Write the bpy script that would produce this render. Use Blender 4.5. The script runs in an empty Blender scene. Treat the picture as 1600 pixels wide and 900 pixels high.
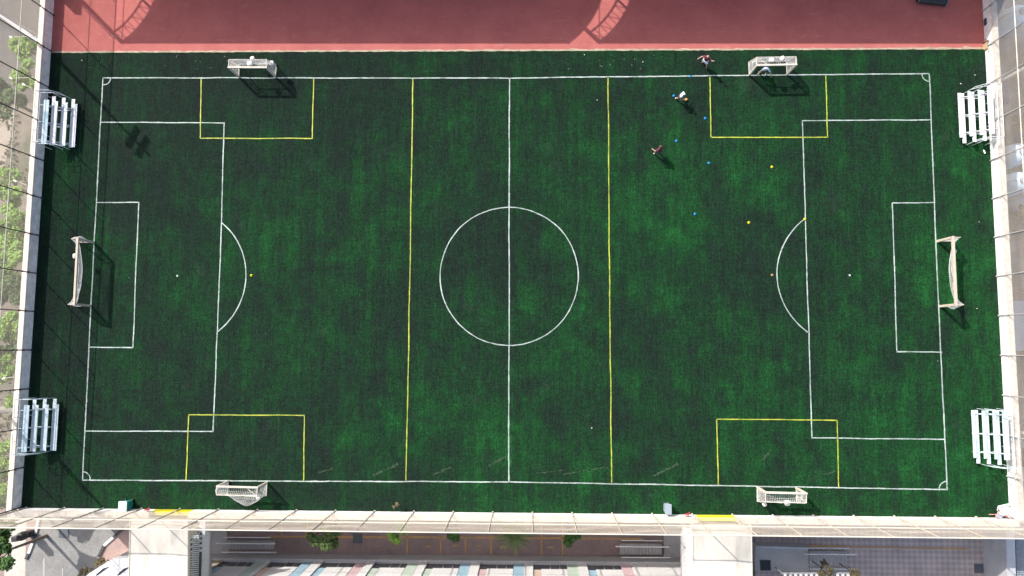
import bpy, bmesh, math, random
from mathutils import Vector, Matrix, noise
R_ = math.radians
random.seed(7)
S = bpy.context.scene
COL = S.collection

# ------------------------------------------------------------------ camera
F = 1130.0; CAM = Vector((1.7266, -5.4614, 55.667)); PITCH, ROLL, YAW = 0.0807, 0.0263, 0.0053
cd = bpy.data.cameras.new('camera'); cam = bpy.data.objects.new('camera', cd); COL.objects.link(cam)
RM = Matrix.Rotation(YAW, 3, 'Z') @ Matrix.Rotation(ROLL, 3, 'Y') @ Matrix.Rotation(PITCH, 3, 'X')
cam.matrix_world = Matrix.Translation(CAM) @ RM.to_4x4()
cd.sensor_width = 36; cd.lens = F * 36 / 1600; cd.clip_end = 2000; cd.clip_start = .5
S.camera = cam
# ------------------------------------------------------------------ light
SH = (0.82, -0.815)                         # ground shadow of one metre of height
elev = math.atan(1 / math.hypot(*SH))
w = bpy.data.worlds.new('World'); S.world = w; w.use_nodes = True
nt = w.node_tree; bg = nt.nodes['Background']; sk = nt.nodes.new('ShaderNodeTexSky'); sk.sky_type = 'NISHITA'
sk.sun_disc = False; sk.sun_elevation = elev; sk.sun_rotation = math.atan2(-SH[0], -SH[1])
sk.air_density = 1.0; sk.dust_density = 3.0; sk.ozone_density = 0.2
nt.links.new(sk.outputs[0], bg.inputs[0]); bg.inputs[1].default_value = 0.125
sd = bpy.data.lights.new('sun', 'SUN'); sd.energy = 3.3; sd.angle = R_(.5); sd.color = (1, .955, .89)
so = bpy.data.objects.new('sun', sd); COL.objects.link(so)
so.rotation_euler = Vector((-SH[0], -SH[1], 1)).to_track_quat('Z', 'Y').to_euler(); so.location = (-60, 60, 80)
S.view_settings.view_transform = 'Standard'; S.view_settings.look = 'None'; S.view_settings.exposure = 0.92
S.view_settings.gamma = 1
S.render.engine = 'CYCLES'

LOW = -7.5                                # level of the street below the raised pitch
def P(px, py, z=0.0):
    """point of the photographed survey grid at height z"""
    d = RM @ Vector(((px - 800) / F, (450 - py) / F, -1))
    t = (z - CAM.z) / d.z
    return Vector((CAM.x + d.x * t, CAM.y + d.y * t, z))

# ------------------------------------------------------------------ materials
def principled(name, col, rough=.8, metal=0, spec=None):
    m = bpy.data.materials.new(name); m.use_nodes = True
    b = m.node_tree.nodes['Principled BSDF']
    b.inputs['Base Color'].default_value = (*col, 1); b.inputs['Roughness'].default_value = rough
    b.inputs['Metallic'].default_value = metal
    if spec is not None: b.inputs['Specular IOR Level'].default_value = spec
    return m
def N(m, t, **k):
    n = m.node_tree.nodes.new(t)
    for a, v in k.items(): setattr(n, a, v)
    return n
def L(m, a, b): m.node_tree.links.new(a, b)
def coords(m, scale=(1, 1, 1), rot=0, obj=False):
    mp = N(m, 'ShaderNodeMapping'); mp.inputs['Scale'].default_value = scale; mp.inputs['Rotation'].default_value = (0, 0, rot)
    if not obj: mp.inputs['Location'].default_value = (137.37, 91.73, 5.43)
    if obj: L(m, N(m, 'ShaderNodeTexCoord').outputs['Object'], mp.inputs[0])
    else: L(m, N(m, 'ShaderNodeNewGeometry').outputs['Position'], mp.inputs[0])
    return mp.outputs[0]
def nz(m, vec, scale, detail=4, rough=.6):
    n = N(m, 'ShaderNodeTexNoise'); n.inputs['Scale'].default_value = scale
    n.inputs['Detail'].default_value = detail; n.inputs['Roughness'].default_value = rough
    L(m, vec, n.inputs['Vector']); return n.outputs[0]
def ramp(m, fac, stops):
    r = N(m, 'ShaderNodeValToRGB'); e = r.color_ramp.elements
    while len(e) < len(stops): e.new(.5)
    for q, (p, c) in zip(e, stops): q.position = p; q.color = (*c, 1) if len(c) == 3 else c
    L(m, fac, r.inputs[0]); return r.outputs[0]
def mix(m, fac, a, b, mode='MIX'):
    x = N(m, 'ShaderNodeMix'); x.data_type = 'RGBA'; x.blend_type = mode
    for s, v in ((x.inputs[0], fac), (x.inputs[6], a), (x.inputs[7], b)):
        if isinstance(v, (int, float)): s.default_value = v
        elif isinstance(v, tuple): s.default_value = (*v, 1)
        else: L(m, v, s)
    return x.outputs[2]
def base(m, sock): L(m, sock, m.node_tree.nodes['Principled BSDF'].inputs['Base Color'])
def bump(m, sock, d=.02, s=.5):
    b = N(m, 'ShaderNodeBump'); b.inputs['Distance'].default_value = d; b.inputs['Strength'].default_value = s
    L(m, sock, b.inputs['Height']); L(m, b.outputs[0], m.node_tree.nodes['Principled BSDF'].inputs['Normal'])
def mottled(name, c1, c2, scale=1.2, rough=.85, fine=12, streak=None, contrast=(.35, .65), metal=0, c3=None):
    m = principled(name, c1, rough, metal)
    v = coords(m, streak or (1, 1, 1))
    c = ramp(m, nz(m, v, scale, 5), [(contrast[0], c1), (contrast[1], c2)])
    f = ramp(m, nz(m, v, fine, 3), [(.3, (.78, .78, .78)), (.7, (1.15, 1.15, 1.15))])
    c = mix(m, 1.0, c, f, 'MULTIPLY')
    if c3:
        k = ramp(m, nz(m, v, scale * .37, 3), [(.52, (0, 0, 0)), (.62, (1, 1, 1))]); c = mix(m, k, c, c3)
    base(m, c); return m

# artificial turf: worn dark patches, fresher green patches, fine mowing-like fibre lines
turf = principled('turf', (.02, .06, .03), .95, spec=.15)
v0 = coords(turf)
big = nz(turf, v0, .11, 5, .68)
mid = nz(turf, coords(turf, (1.15, .85, 1)), .6, 8, .74)
fib = nz(turf, coords(turf, (1.5, .06, 1)), 1.0, 5, .75)
fib2 = nz(turf, coords(turf, (.7, 6, 1)), 1.0, 3, .7)
fine = nz(turf, v0, 7.5, 3, .8)
sx = N(turf, 'ShaderNodeSeparateXYZ'); L(turf, N(turf, 'ShaderNodeNewGeometry').outputs['Position'], sx.inputs[0])
gx = N(turf, 'ShaderNodeMapRange'); gx.inputs[1].default_value = -40; gx.inputs[2].default_value = 40
gx.inputs[3].default_value = -.075; gx.inputs[4].default_value = .085; L(turf, sx.outputs[0], gx.inputs[0])
def madd(m, a, k, b):
    n = N(m, 'ShaderNodeMath', operation='MULTIPLY_ADD'); L(m, a, n.inputs[0]); n.inputs[1].default_value = k
    if isinstance(b, (int, float)): n.inputs[2].default_value = b
    else: L(m, b, n.inputs[2])
    return n.outputs[0]
gy = N(turf, 'ShaderNodeMapRange'); gy.inputs[1].default_value = -18; gy.inputs[2].default_value = 12
gy.inputs[3].default_value = .035; gy.inputs[4].default_value = -.02; L(turf, sx.outputs[1], gy.inputs[0])
g0 = madd(turf, gy.outputs[0], 1.0, gx.outputs[0])
big2 = nz(turf, coords(turf, (1.0, .7, 1)), .23, 5, .65)
g1 = madd(turf, big2, .30, g0)
s1 = madd(turf, big, .60, g1); s2 = madd(turf, mid, .66, s1); s3 = madd(turf, fib, .42, s2); s4 = madd(turf, fib2, .10, s3)
sub = madd(turf, fine, .34, s4)
tuft = nz(turf, coords(turf, (8, 6.5, 1)), 1.0, 2, .9); row = nz(turf, coords(turf, (14, .9, 1)), 1.0, 1, .5); row2 = nz(turf, coords(turf, (1.1, 12, 1)), 1.0, 1, .5)
rr = N(turf, 'ShaderNodeMapRange'); rr.inputs[1].default_value = .82; rr.inputs[2].default_value = 1.62
L(turf, sub, rr.inputs[0])
cc = ramp(turf, rr.outputs[0], [(.22, (.0082, .0150, .0128)), (.42, (.0074, .0215, .0126)), (.56, (.0066, .0330, .0122)), (.70, (.0068, .0530, .0132)), (.92, (.013, .105, .024))])
for f_, lo_, hi_ in ((tuft, .42, 1.45), (row, .76, 1.16), (row2, .86, 1.06)):
    cc = mix(turf, 1.0, cc, ramp(turf, f_, [(.28, (lo_,) * 3), (.72, (hi_,) * 3)]), 'MULTIPLY')
wear = ramp(turf, nz(turf, coords(turf, (1, 1, 1)), .33, 6, .75), [(.60, (0, 0, 0)), (.72, (.30, .30, .30))])
cc = mix(turf, wear, cc, (.030, .040, .034))
base(turf, cc); bump(turf, tuft, .04, .8)

track = principled('red_track', (.42, .12, .1), .9, spec=.3)
v = coords(track)
c = ramp(track, nz(track, v, .5, 5, .7), [(.3, (.345, .098, .088)), (.7, (.44, .135, .118))])
c = mix(track, 1.0, c, ramp(track, nz(track, v, 14, 3), [(.3, (.85, .85, .85)), (.7, (1.12, 1.12, 1.12))]), 'MULTIPLY')
stn = ramp(track, nz(track, coords(track, (.5, 2, 1)), 1.1, 6, .75), [(.58, (0, 0, 0)), (.74, (.4, .4, .4))])
c = mix(track, stn, c, (.55, .34, .28))
base(track, c)

def paint_mat(name, col, under):
    m = principled(name, col, .7)
    v = coords(m)
    k = ramp(m, nz(m, v, 2.2, 5, .8), [(.34, (.35, .35, .35)), (.52, (1, 1, 1))])
    k2 = ramp(m, nz(m, v, 13, 3, .8), [(.3, (.45, .45, .45)), (.5, (1, 1, 1))])
    k = mix(m, 1.0, k, k2, 'MULTIPLY')
    k = mix(m, 1.0, k, ramp(m, nz(m, v, .35, 4, .7), [(.36, (.5, .5, .5)), (.6, (1, 1, 1))]), 'MULTIPLY')
    base(m, mix(m, k, under, col)); return m
white_line = paint_mat('white_line_paint', (.46, .53, .51), (.05, .09, .065))
yellow_line = paint_mat('yellow_line_paint', (.46, .50, .04), (.05, .09, .02))
orange_line = paint_mat('orange_line_paint', (.66, .37, .08), (.3, .2, .16))
pale_kerb = mottled('pale_kerb', (.46, .35, .26), (.2, .2, .12), 2.5, contrast=(.4, .75))

wallm = mottled('rendered_wall', (.80, .78, .77), (.74, .72, .71), .6, fine=2)
coping = mottled('coping', (.70, .63, .555), (.63, .56, .49), .8, fine=3)
cream = mottled('cream_roof', (.60, .565, .50), (.57, .535, .47), .22, fine=.9, streak=(1, .35, 1))
creamd = mottled('cream_wall', (.52, .46, .36), (.46, .40, .31), .5)
white_b = mottled('white_facade', (.87, .865, .86), (.82, .815, .81), .5)
grey_b = mottled('grey_facade', (.50, .50, .52), (.44, .44, .46), .5)
conc = mottled('concrete', (.50, .475, .455), (.42, .40, .385), .7)
concl = mottled('light_concrete', (.58, .575, .58), (.50, .495, .50), .7)
asph = mottled('asphalt', (.085, .082, .078), (.125, .118, .11), .35, fine=9, c3=(.12, .105, .09))
asphl = mottled('pale_asphalt', (.20, .20, .195), (.26, .255, .245), .5, fine=9)
dirt = mottled('dry_ground', (.14, .118, .095), (.23, .195, .155), .4, fine=7, c3=(.085, .095, .055))
sand = mottled('sand_path', (.38, .32, .26), (.32, .27, .22), .6)
metal = principled('galvanised_metal', (.46, .45, .43), .5, .3)
railm = principled('cream_rail', (.62, .57, .48), .55)
darkm = principled('dark_metal', (.03, .03, .035), .5)
post_shade_dark = principled('shade_dark_post', (.055, .055, .06), .6)  # near-black puts the shaded side of the left posts into the colour
post_cream = principled('cream_post', (.44, .40, .34), .55)
netm = principled('fence_net', (.58, .51, .42), .8)
gnet = principled('goal_net', (.62, .62, .60), .85)
gframe = mottled('goal_frame_paint', (.60, .55, .475), (.52, .47, .40), 3)
gframe2 = mottled('goal_frame_cream', (.52, .455, .37), (.45, .385, .31), 3)
bag = mottled('bag', (.74, .71, .67), (.62, .59, .56), 5)
alu = mottled('bleacher_aluminium', (.70, .72, .75), (.62, .655, .69), 3, rough=.45, metal=.0)
alu_old = mottled('bleacher_aluminium_weathered', (.34, .47, .55), (.48, .585, .64), 1.6, rough=.5, c3=(.22, .36, .43))
alu_pale = mottled('bleacher_aluminium_dull', (.46, .56, .60), (.54, .62, .65), 3, rough=.5)
brick = principled('brick_paving', (.34, .25, .235), .9)
bt = N(brick, 'ShaderNodeTexBrick'); L(brick, coords(brick, (1, 1, 1), R_(45)), bt.inputs[0])
bt.inputs['Color1'].default_value = (.37, .265, .245, 1); bt.inputs['Color2'].default_value = (.29, .215, .205, 1)
bt.inputs['Mortar'].default_value = (.22, .17, .165, 1); bt.inputs['Scale'].default_value = 3.2; bt.inputs['Mortar Size'].default_value = .02
bb = mix(brick, 1.0, bt.outputs[0], ramp(brick, nz(brick, coords(brick), .45, 4), [(.3, (.8, .8, .8)), (.7, (1.15, 1.1, 1.1))]), 'MULTIPLY')
base(brick, bb)
brick2 = principled('chequered_paving', (.22, .2, .22), .9)
ck = N(brick2, 'ShaderNodeTexChecker'); L(brick2, coords(brick2, (1, 1, 1), R_(45)), ck.inputs[0]); ck.inputs['Scale'].default_value = 3.1
ck.inputs['Color1'].default_value = (.42, .335, .30, 1); ck.inputs['Color2'].default_value = (.52, .435, .395, 1)
base(brick2, mix(brick2, 1.0, ck.outputs[0], ramp(brick2, nz(brick2, coords(brick2), .6, 5), [(.3, (.75, .78, .8)), (.7, (1.15, 1.1, 1.1))]), 'MULTIPLY'))
def leafmat(name, a, b, sc=2.5):
    m = principled(name, a, .7, spec=.3); v = coords(m)
    base(m, ramp(m, nz(m, v, sc, 4), [(.3, a), (.7, b)]))
    return m
leaf_a = leafmat('leaf_green', (.09, .21, .025), (.29, .44, .085))
leaf_b = leafmat('leaf_dark', (.03, .085, .02), (.08, .15, .035))
leaf_c = leafmat('leaf_palm', (.05, .095, .025), (.11, .16, .05))
leaf_d = leafmat('leaf_dry', (.10, .085, .05), (.17, .14, .07))
bark = mottled('bark', (.10, .085, .07), (.16, .14, .115), 3)
glass = principled('dark_glass', (.035, .035, .045), .12, 0)
yellow = mottled('yellow_paint', (.74, .66, .012), (.66, .57, .012), 2)
teal = principled('teal_plastic', (.015, .20, .17), .5)
tealw = principled('pale_teal_plastic', (.52, .66, .63), .5)
greyp = principled('grey_plastic', (.27, .32, .37), .5)
red = principled('red_paint', (.34, .05, .05), .6)
pink = principled('faded_pink_paint', (.55, .25, .27), .6)
black = principled('black_plastic', (.02, .022, .026), .5)
cardboard = principled('cardboard', (.50, .38, .21), .85)
brownb = principled('brown_board', (.16, .09, .07), .8)
blue = principled('blue_plastic', (.02, .24, .55), .45)
yel = principled('yellow_plastic', (.68, .58, .03), .45)
orange = principled('orange_ball', (.75, .28, .08), .5)
tankm = principled('tank_plastic', (.66, .80, .90), .4)
skin = principled('skin', (.42, .26, .19), .6)
hairm = principled('dark_hair', (.02, .016, .013), .7)
CM = {n: principled('cloth_' + n, c, .85) for n, c in dict(maroon=(.13, .015, .04), white=(.74, .76, .8), navy=(.02, .022, .05), pale=(.50, .62, .78), black=(.015, .015, .02), cap=(.7, .72, .76)).items()}
panel_c = {'blue': principled('blue_panel', (.40, .60, .72), .6), 'pink': principled('pink_panel', (.74, .54, .56), .6),
           'green': principled('green_panel', (.60, .72, .62), .6), 'peach': principled('peach_panel', (.78, .60, .50), .6)}

# ------------------------------------------------------------------ mesh builder
class MB:
    def __init__(s): s.v = []; s.f = []
    def add(s, vs, fs):
        o = len(s.v); s.v += [tuple(x) for x in vs]; s.f += [tuple(i + o for i in f) for f in fs]; return s
    def box(s, c, d, rz=0, rm=None):
        c = Vector(c); hx, hy, hz = d[0] / 2, d[1] / 2, d[2] / 2
        m = rm or Matrix.Rotation(rz, 3, 'Z')
        vs = [c + m @ Vector((x, y, z)) for z in (-hz, hz) for x, y in ((-hx, -hy), (hx, -hy), (hx, hy), (-hx, hy))]
        return s.add(vs, [(3, 2, 1, 0), (4, 5, 6, 7), (0, 1, 5, 4), (1, 2, 6, 5), (2, 3, 7, 6), (3, 0, 4, 7)])
    def tube(s, pts, r, n=8, caps=True):
        pts = [Vector(p) for p in pts]; rs = r if isinstance(r, (list, tuple)) else [r] * len(pts); vs = []
        for i, p in enumerate(pts):
            a = pts[max(0, i - 1)]; b = pts[min(len(pts) - 1, i + 1)]; t = (b - a).normalized()
            u = t.cross(Vector((0, 0, 1)) if abs(t.z) < .9 else Vector((1, 0, 0))).normalized(); q = t.cross(u)
            for k in range(n):
                an = 2 * math.pi * (k + .5) / n; vs.append(p + (u * math.cos(an) + q * math.sin(an)) * rs[i])
        fs = [(i * n + k, i * n + (k + 1) % n, (i + 1) * n + (k + 1) % n, (i + 1) * n + k) for i in range(len(pts) - 1) for k in range(n)]
        if caps: fs += [tuple(range(n))[::-1], tuple((len(pts) - 1) * n + k for k in range(n))]
        return s.add(vs, fs)
    def prism(s, poly, z0, z1):
        n = len(poly); vs = [(p[0], p[1], z0) for p in poly] + [(p[0], p[1], z1) for p in poly]
        a = sum(poly[i][0] * poly[(i + 1) % n][1] - poly[(i + 1) % n][0] * poly[i][1] for i in range(n))
        if a < 0: vs = vs[:n][::-1] + vs[n:][::-1]
        return s.add(vs, [tuple(range(n))[::-1], tuple(range(n, 2 * n))] + [(i, (i + 1) % n, n + (i + 1) % n, n + i) for i in range(n)])
    def lathe(s, prof, c=(0, 0, 0), n=16):
        vs = [(c[0] + r * math.cos(2 * math.pi * k / n), c[1] + r * math.sin(2 * math.pi * k / n), c[2] + z) for r, z in prof for k in range(n)]
        fs = [(i * n + k, i * n + (k + 1) % n, (i + 1) * n + (k + 1) % n, (i + 1) * n + k) for i in range(len(prof) - 1) for k in range(n)]
        fs += [tuple(range(n))[::-1], tuple((len(prof) - 1) * n + k for k in range(n))]
        return s.add(vs, fs)
    def build(s, name, mat, parent=None, smooth=False, bevel=0, loc=None):
        me = bpy.data.meshes.new(name); me.from_pydata(s.v, [], s.f); me.materials.append(mat); me.validate()
        if smooth:
            for p in me.polygons: p.use_smooth = True
        o = bpy.data.objects.new(name, me); COL.objects.link(o)
        if parent: o.parent = parent
        if loc is not None: o.location = loc
        if bevel:
            b = o.modifiers.new('bevel', 'BEVEL'); b.width = bevel; b.segments = 2; b.limit_method = 'ANGLE'
        return o
def tag(o, label=None, cat=None, group=None, kind=None):
    for k, v in (('label', label), ('category', cat), ('group', group), ('kind', kind)):
        if v: o[k] = v
    return o
def empty(name, loc=(0, 0, 0), rz=0, label=None, cat=None, group=None):
    o = bpy.data.objects.new(name, None); COL.objects.link(o); o.location = loc; o.rotation_euler = (0, 0, rz)
    o.empty_display_size = .3
    return tag(o, label, cat, group)
def copy_tree(o, parent=None):
    c = o.copy(); COL.objects.link(c)
    if parent: c.parent = parent
    for ch in list(o.children): copy_tree(ch, c)
    return c
def struct(name, mb, mat, **k): return tag(mb.build(name, mat, **k), kind='structure')

def sheet(poly, z, name, mat, structure=True):
    mb = MB(); vs = [(p[0], p[1], z) for p in poly]; n = len(poly)
    a = sum(poly[i][0] * poly[(i + 1) % n][1] - poly[(i + 1) % n][0] * poly[i][1] for i in range(n))
    if a < 0: vs = vs[::-1]
    mb.add(vs, [tuple(range(n))]); o = mb.build(name, mat)
    return tag(o, kind='structure')
def PP(pts, z): return [P(a, b, z) for a, b in pts]

# ------------------------------------------------------------------ the ground
sheet([(-400, -400), (400, -400), (400, 400), (-400, 400)], LOW, 'ground', dirt)

# corners of the raised pitch (inner faces of the parapet walls)
TL = P(79.5, 82); BL = P(33, 793.5); TR = P(1539, 76); BR = P(1577.5, 809)
def ext(a, b, t): return a + (b - a).normalized() * t
dl = (TL - BL).normalized(); dr = (TR - BR).normalized()
NL = TL + dl * 62; NR = TR + dr * 62                      # where the parapets run to, north of the picture
def perp_out(a, b, side):                                  # unit normal pointing away from pitch centre
    d = (b - a).normalized(); n = Vector((-d.y, d.x, 0)); c = (a + b) / 2
    return n if n.dot(c) > 0 else -n
nl = perp_out(BL, TL, -1); nr = perp_out(BR, TR, 1); nb = perp_out(BL, BR, 0)
TH = .36; WH = 1.08
pod = MB(); pod.prism([BL + (nl + nb) * TH, BR + (nr + nb) * TH, NR + nr * TH, NL + nl * TH], LOW + .01, -.02)
struct('podium', pod, conc)
tp = MB(); z = .0
def grid_sheet(a, b, c, d, nu, nv, name, mat, z=0):
    mb = MB(); vs = []
    for j in range(nv + 1):
        for i in range(nu + 1):
            u, v = i / nu, j / nv; p = (a * (1 - u) + b * u) * (1 - v) + (d * (1 - u) + c * u) * v
            vs.append((p.x, p.y, z))
    mb.add(vs, [(j * (nu + 1) + i, j * (nu + 1) + i + 1, (j + 1) * (nu + 1) + i + 1, (j + 1) * (nu + 1) + i) for j in range(nv) for i in range(nu)])
    return struct(name, mb, mat)
grid_sheet(BL, BR, TR, TL, 8, 4, 'turf', turf, 0)
grid_sheet(TL, TR, NR, NL, 8, 4, 'running_track', track, .002)
# pale edging between turf and track: slightly ragged
mb = MB(); n = 240; a0 = []
for i in range(n + 1):
    t = i / n; p = TL * (1 - t) + TR * t
    wv = .05 + .05 * noise.noise(Vector((p.x * .9, 3, 0))) + .03 * random.random()
    wv += (.12 * max(0, noise.noise(Vector((p.x * 1.7, 8, 0)))) * (4 if t > .94 else 1))
    a0.append(((p.x, p.y - .015 - .05 * random.random(), .006), (p.x, p.y + wv + .03, .006)))
mb.add([q for pr in a0 for q in pr], [(2 * i, 2 * i + 2, 2 * i + 3, 2 * i + 1) for i in range(n)])
struct('kerb_strip', mb, pale_kerb)

# ------------------------------------------------------------------ pitch markings
def strip_pts(pts, wd, mb, jit=.012, step=.35, z=.006):
    pts = [Vector(p) for p in pts]; q = []
    for a, b in zip(pts, pts[1:]):
        n = max(1, int((b - a).length / step))
        for i in range(n): q.append(a.lerp(b, i / n))
    q.append(pts[-1]); vs = []
    ph = random.random() * 99
    for i, p in enumerate(q):
        a = q[max(0, i - 1)]; b = q[min(len(q) - 1, i + 1)]; t = (b - a).normalized(); m = Vector((-t.y, t.x, 0))
        off = noise.noise(Vector((i * .35 * step, ph, 0))) * .035
        w1 = wd / 2 + random.uniform(-jit, jit); w2 = wd / 2 + random.uniform(-jit, jit)
        c = p + m * off
        vs += [(c.x + m.x * w1, c.y + m.y * w1, z), (c.x - m.x * w2, c.y - m.y * w2, z)]
    mb.add(vs, [(2 * i + 1, 2 * i + 3, 2 * i + 2, 2 * i) for i in range(len(q) - 1)])
W = .086
wl = MB()
for seg in ([(161, 121.5), (796, 122)], [(796, 122), (1130, 118), (1452, 115)], [(1452, 115), (1463, 400), (1480, 766)], [(1480, 765), (795, 753)],
            [(795, 753), (400, 751.5), (129, 750)], [(129, 750), (146, 400), (161, 121)], [(796, 122), (795.3, 431), (795, 753)]):
    strip_pts(PP(seg, 0), W, wl)
for seg in ([(158, 191), (350, 192)], [(350, 191), (344.5, 400), (333, 674.5)], [(333, 674), (132.5, 673.5)],
            [(151.5, 316), (217, 316.5)], [(217, 316), (207.5, 543)], [(208, 543), (140.5, 542.5)],
            [(1455, 187), (1254, 188.5)], [(1254, 188), (1260, 400), (1268.5, 684)], [(1268, 684), (1477, 686.5)],
            [(1461, 316.5), (1394, 317)], [(1394, 317), (1401.5, 549.5)], [(1401, 549.5), (1472, 550)]):
    strip_pts(PP(seg, 0), W * .93, wl, z=.009)
tag(wl.build('pitch_lines', white_line), kind='structure')
def circle_fit(a, b, c):
    A, B, C = (Vector(p[:2]) for p in (a, b, c)); d = 2 * (A.x * (B.y - C.y) + B.x * (C.y - A.y) + C.x * (A.y - B.y))
    ux = (A.length_squared * (B.y - C.y) + B.length_squared * (C.y - A.y) + C.length_squared * (A.y - B.y)) / d
    uy = (A.length_squared * (C.x - B.x) + B.length_squared * (A.x - C.x) + C.length_squared * (B.x - A.x)) / d
    o = Vector((ux, uy, 0)); return o, (o.xy - A).length
cl = MB()
o0 = (P(904, 431) + P(687, 431)) / 2; rad = ((P(904, 431) - P(687, 431)).length + (P(795.5, 323.8) - P(795.5, 539)).length) / 4
strip_pts([o0 + Vector((math.cos(t), math.sin(t), 0)) * rad for t in [i * math.pi / 48 for i in range(97)]], W * .9, cl, z=.013)
def arc3(a, b, c, mb):
    o, r = circle_fit(a, b, c); t0 = math.atan2(a.y - o.y, a.x - o.x); t1 = math.atan2(c.y - o.y, c.x - o.x)
    tm = math.atan2(b.y - o.y, b.x - o.x)
    def un(t, r0):
        while t - r0 > math.pi: t -= 2 * math.pi
        while t - r0 < -math.pi: t += 2 * math.pi
        return t
    t0 = un(t0, tm); t1 = un(t1, tm)
    strip_pts([o + Vector((math.cos(t), math.sin(t), 0)) * r for t in [t0 + (t1 - t0) * i / 24 for i in range(25)]], W * .9, mb, step=.3, z=.013)
arc3(P(346.5, 348), P(384.5, 432), P(340, 518), cl)
arc3(P(1257, 342), P(1214, 430), P(1262, 519), cl)
arc3(P(173, 122), P(170, 129.5), P(160, 132.5), cl)
arc3(P(1440.5, 115), P(1444, 124), P(1452.5, 127), cl)
arc3(P(129.5, 737), P(138.5, 741), P(141, 750), cl)
arc3(P(1467.5, 766), P(1471, 755.5), P(1479.5, 752), cl)
for a, b in ((277, 431), (1327.5, 430)):
    p = P(a, b); cl.lathe([(.08, .0), (.08, .006)], (p.x, p.y, .004), 14)
tag(cl.build('pitch_arcs', white_line), kind='structure')
yl = MB()
for seg in ([(645, 123), (641, 400), (634.5, 751)], [(950, 122), (952, 400), (955.5, 754)]):
    strip_pts(PP(seg, 0), .082, yl, z=.016)
for seg in ([(314.5, 122), (312.8, 216)], [(312.8, 216), (488, 216.5)], [(490, 123), (488, 217)],
            [(1109, 120), (1111, 214.5)], [(1111, 214.5), (1293, 214.5)], [(1290, 118), (1293, 215)],
            [(291, 750), (295, 648)], [(295, 648), (476, 649)], [(476, 649), (474, 752)],
            [(1122, 757), (1119.5, 655)], [(1119.5, 655), (1308, 657)], [(1308, 657), (1310.5, 761)]):
    strip_pts(PP(seg, 0), .078, yl, z=.019)
tag(yl.build('yellow_lines', yellow_line), kind='structure')

sc = MB()
for seg, wd_ in ([(1021, 743.5), (1060, 725)], .16), ([(1192, 719), (1202, 706)], .2), ([(497, 739), (521, 731)], .1), ([(583, 743), (622, 725)], .16), ([(676, 742), (705, 729.5)], .12), ([(764, 728), (795, 711)], .14), ([(880, 741), (950, 729)], .1), ([(1290, 741), (1305, 736)], .12), ([(838, 740), (880, 735)], .08):
    strip_pts(PP(seg, 0), wd_, sc, jit=.04, step=.12, z=.0035)
scm = principled('scuffed_turf', (.03, .05, .03), .95, spec=.1); v = coords(scm)
base(scm, mix(scm, ramp(scm, nz(scm, v, 5, 4, .8), [(.42, (0, 0, 0)), (.62, (1, 1, 1))]), (.009, .030, .015), (.055, .085, .05)))
tag(sc.build('scuff_marks', scm), kind='structure')

# ------------------------------------------------------------------ parapet walls
def wall_seg(mbw, mbc, a, b, n, h=WH, th=TH):
    mbw.prism([a, b, b + n * th, a + n * th], -.02, h - .05)
    mbc.prism([a - n * .0, b - n * .0, b + n * (th + .03), a + n * (th + .03)], h - .05, h)
def parapet(segs, n, label, pier=None):
    t = empty('parapet_wall', segs[0][0], label=label, cat='wall'); o = t.location.copy()
    w_, c_ = MB(), MB()
    for a, b in segs: wall_seg(w_, c_, a - o, b - o, n)
    w_.build('wall_face', wallm, t); c_.build('coping', coping, t)
    if pier: MB().box(pier[0] - o, pier[1], pier[2]).build('pier', wallm, t)  # unseen block added at the wall to cast a small dark shadow
    return t
pc = P(79, -18)
pl_ = TL + dl * ((pc - TL).dot(dl))
parapet([(BL, NL)], nl, 'low pale concrete wall, shaded on its pitch side, along the left end of the pitch',
        (pl_ + dl * .6 + nl * .15 + Vector((0, 0, 1.35)), (.5, 1.3, 2.7), math.atan2(dl.y, dl.x) - math.pi / 2))
parapet([(BR, NR)], nr, 'bright sunlit low wall with cream coping along the right end of the pitch')
G1a, G1b = P(244, 794), P(304, 794.5); G2a, G2b = P(1086, 801.8), P(1147, 803)
def onb(p): d = (BR - BL).normalized(); return BL + d * (p - BL).dot(d)
G1a, G1b, G2a, G2b = map(onb, (G1a, G1b, G2a, G2b))
parapet([(BL - (BR - BL).normalized() * 0, G1a), (G1b, G2a), (G2b, BR)], nb, 'long white wall with two yellow gate openings along the bottom touchline')

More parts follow.
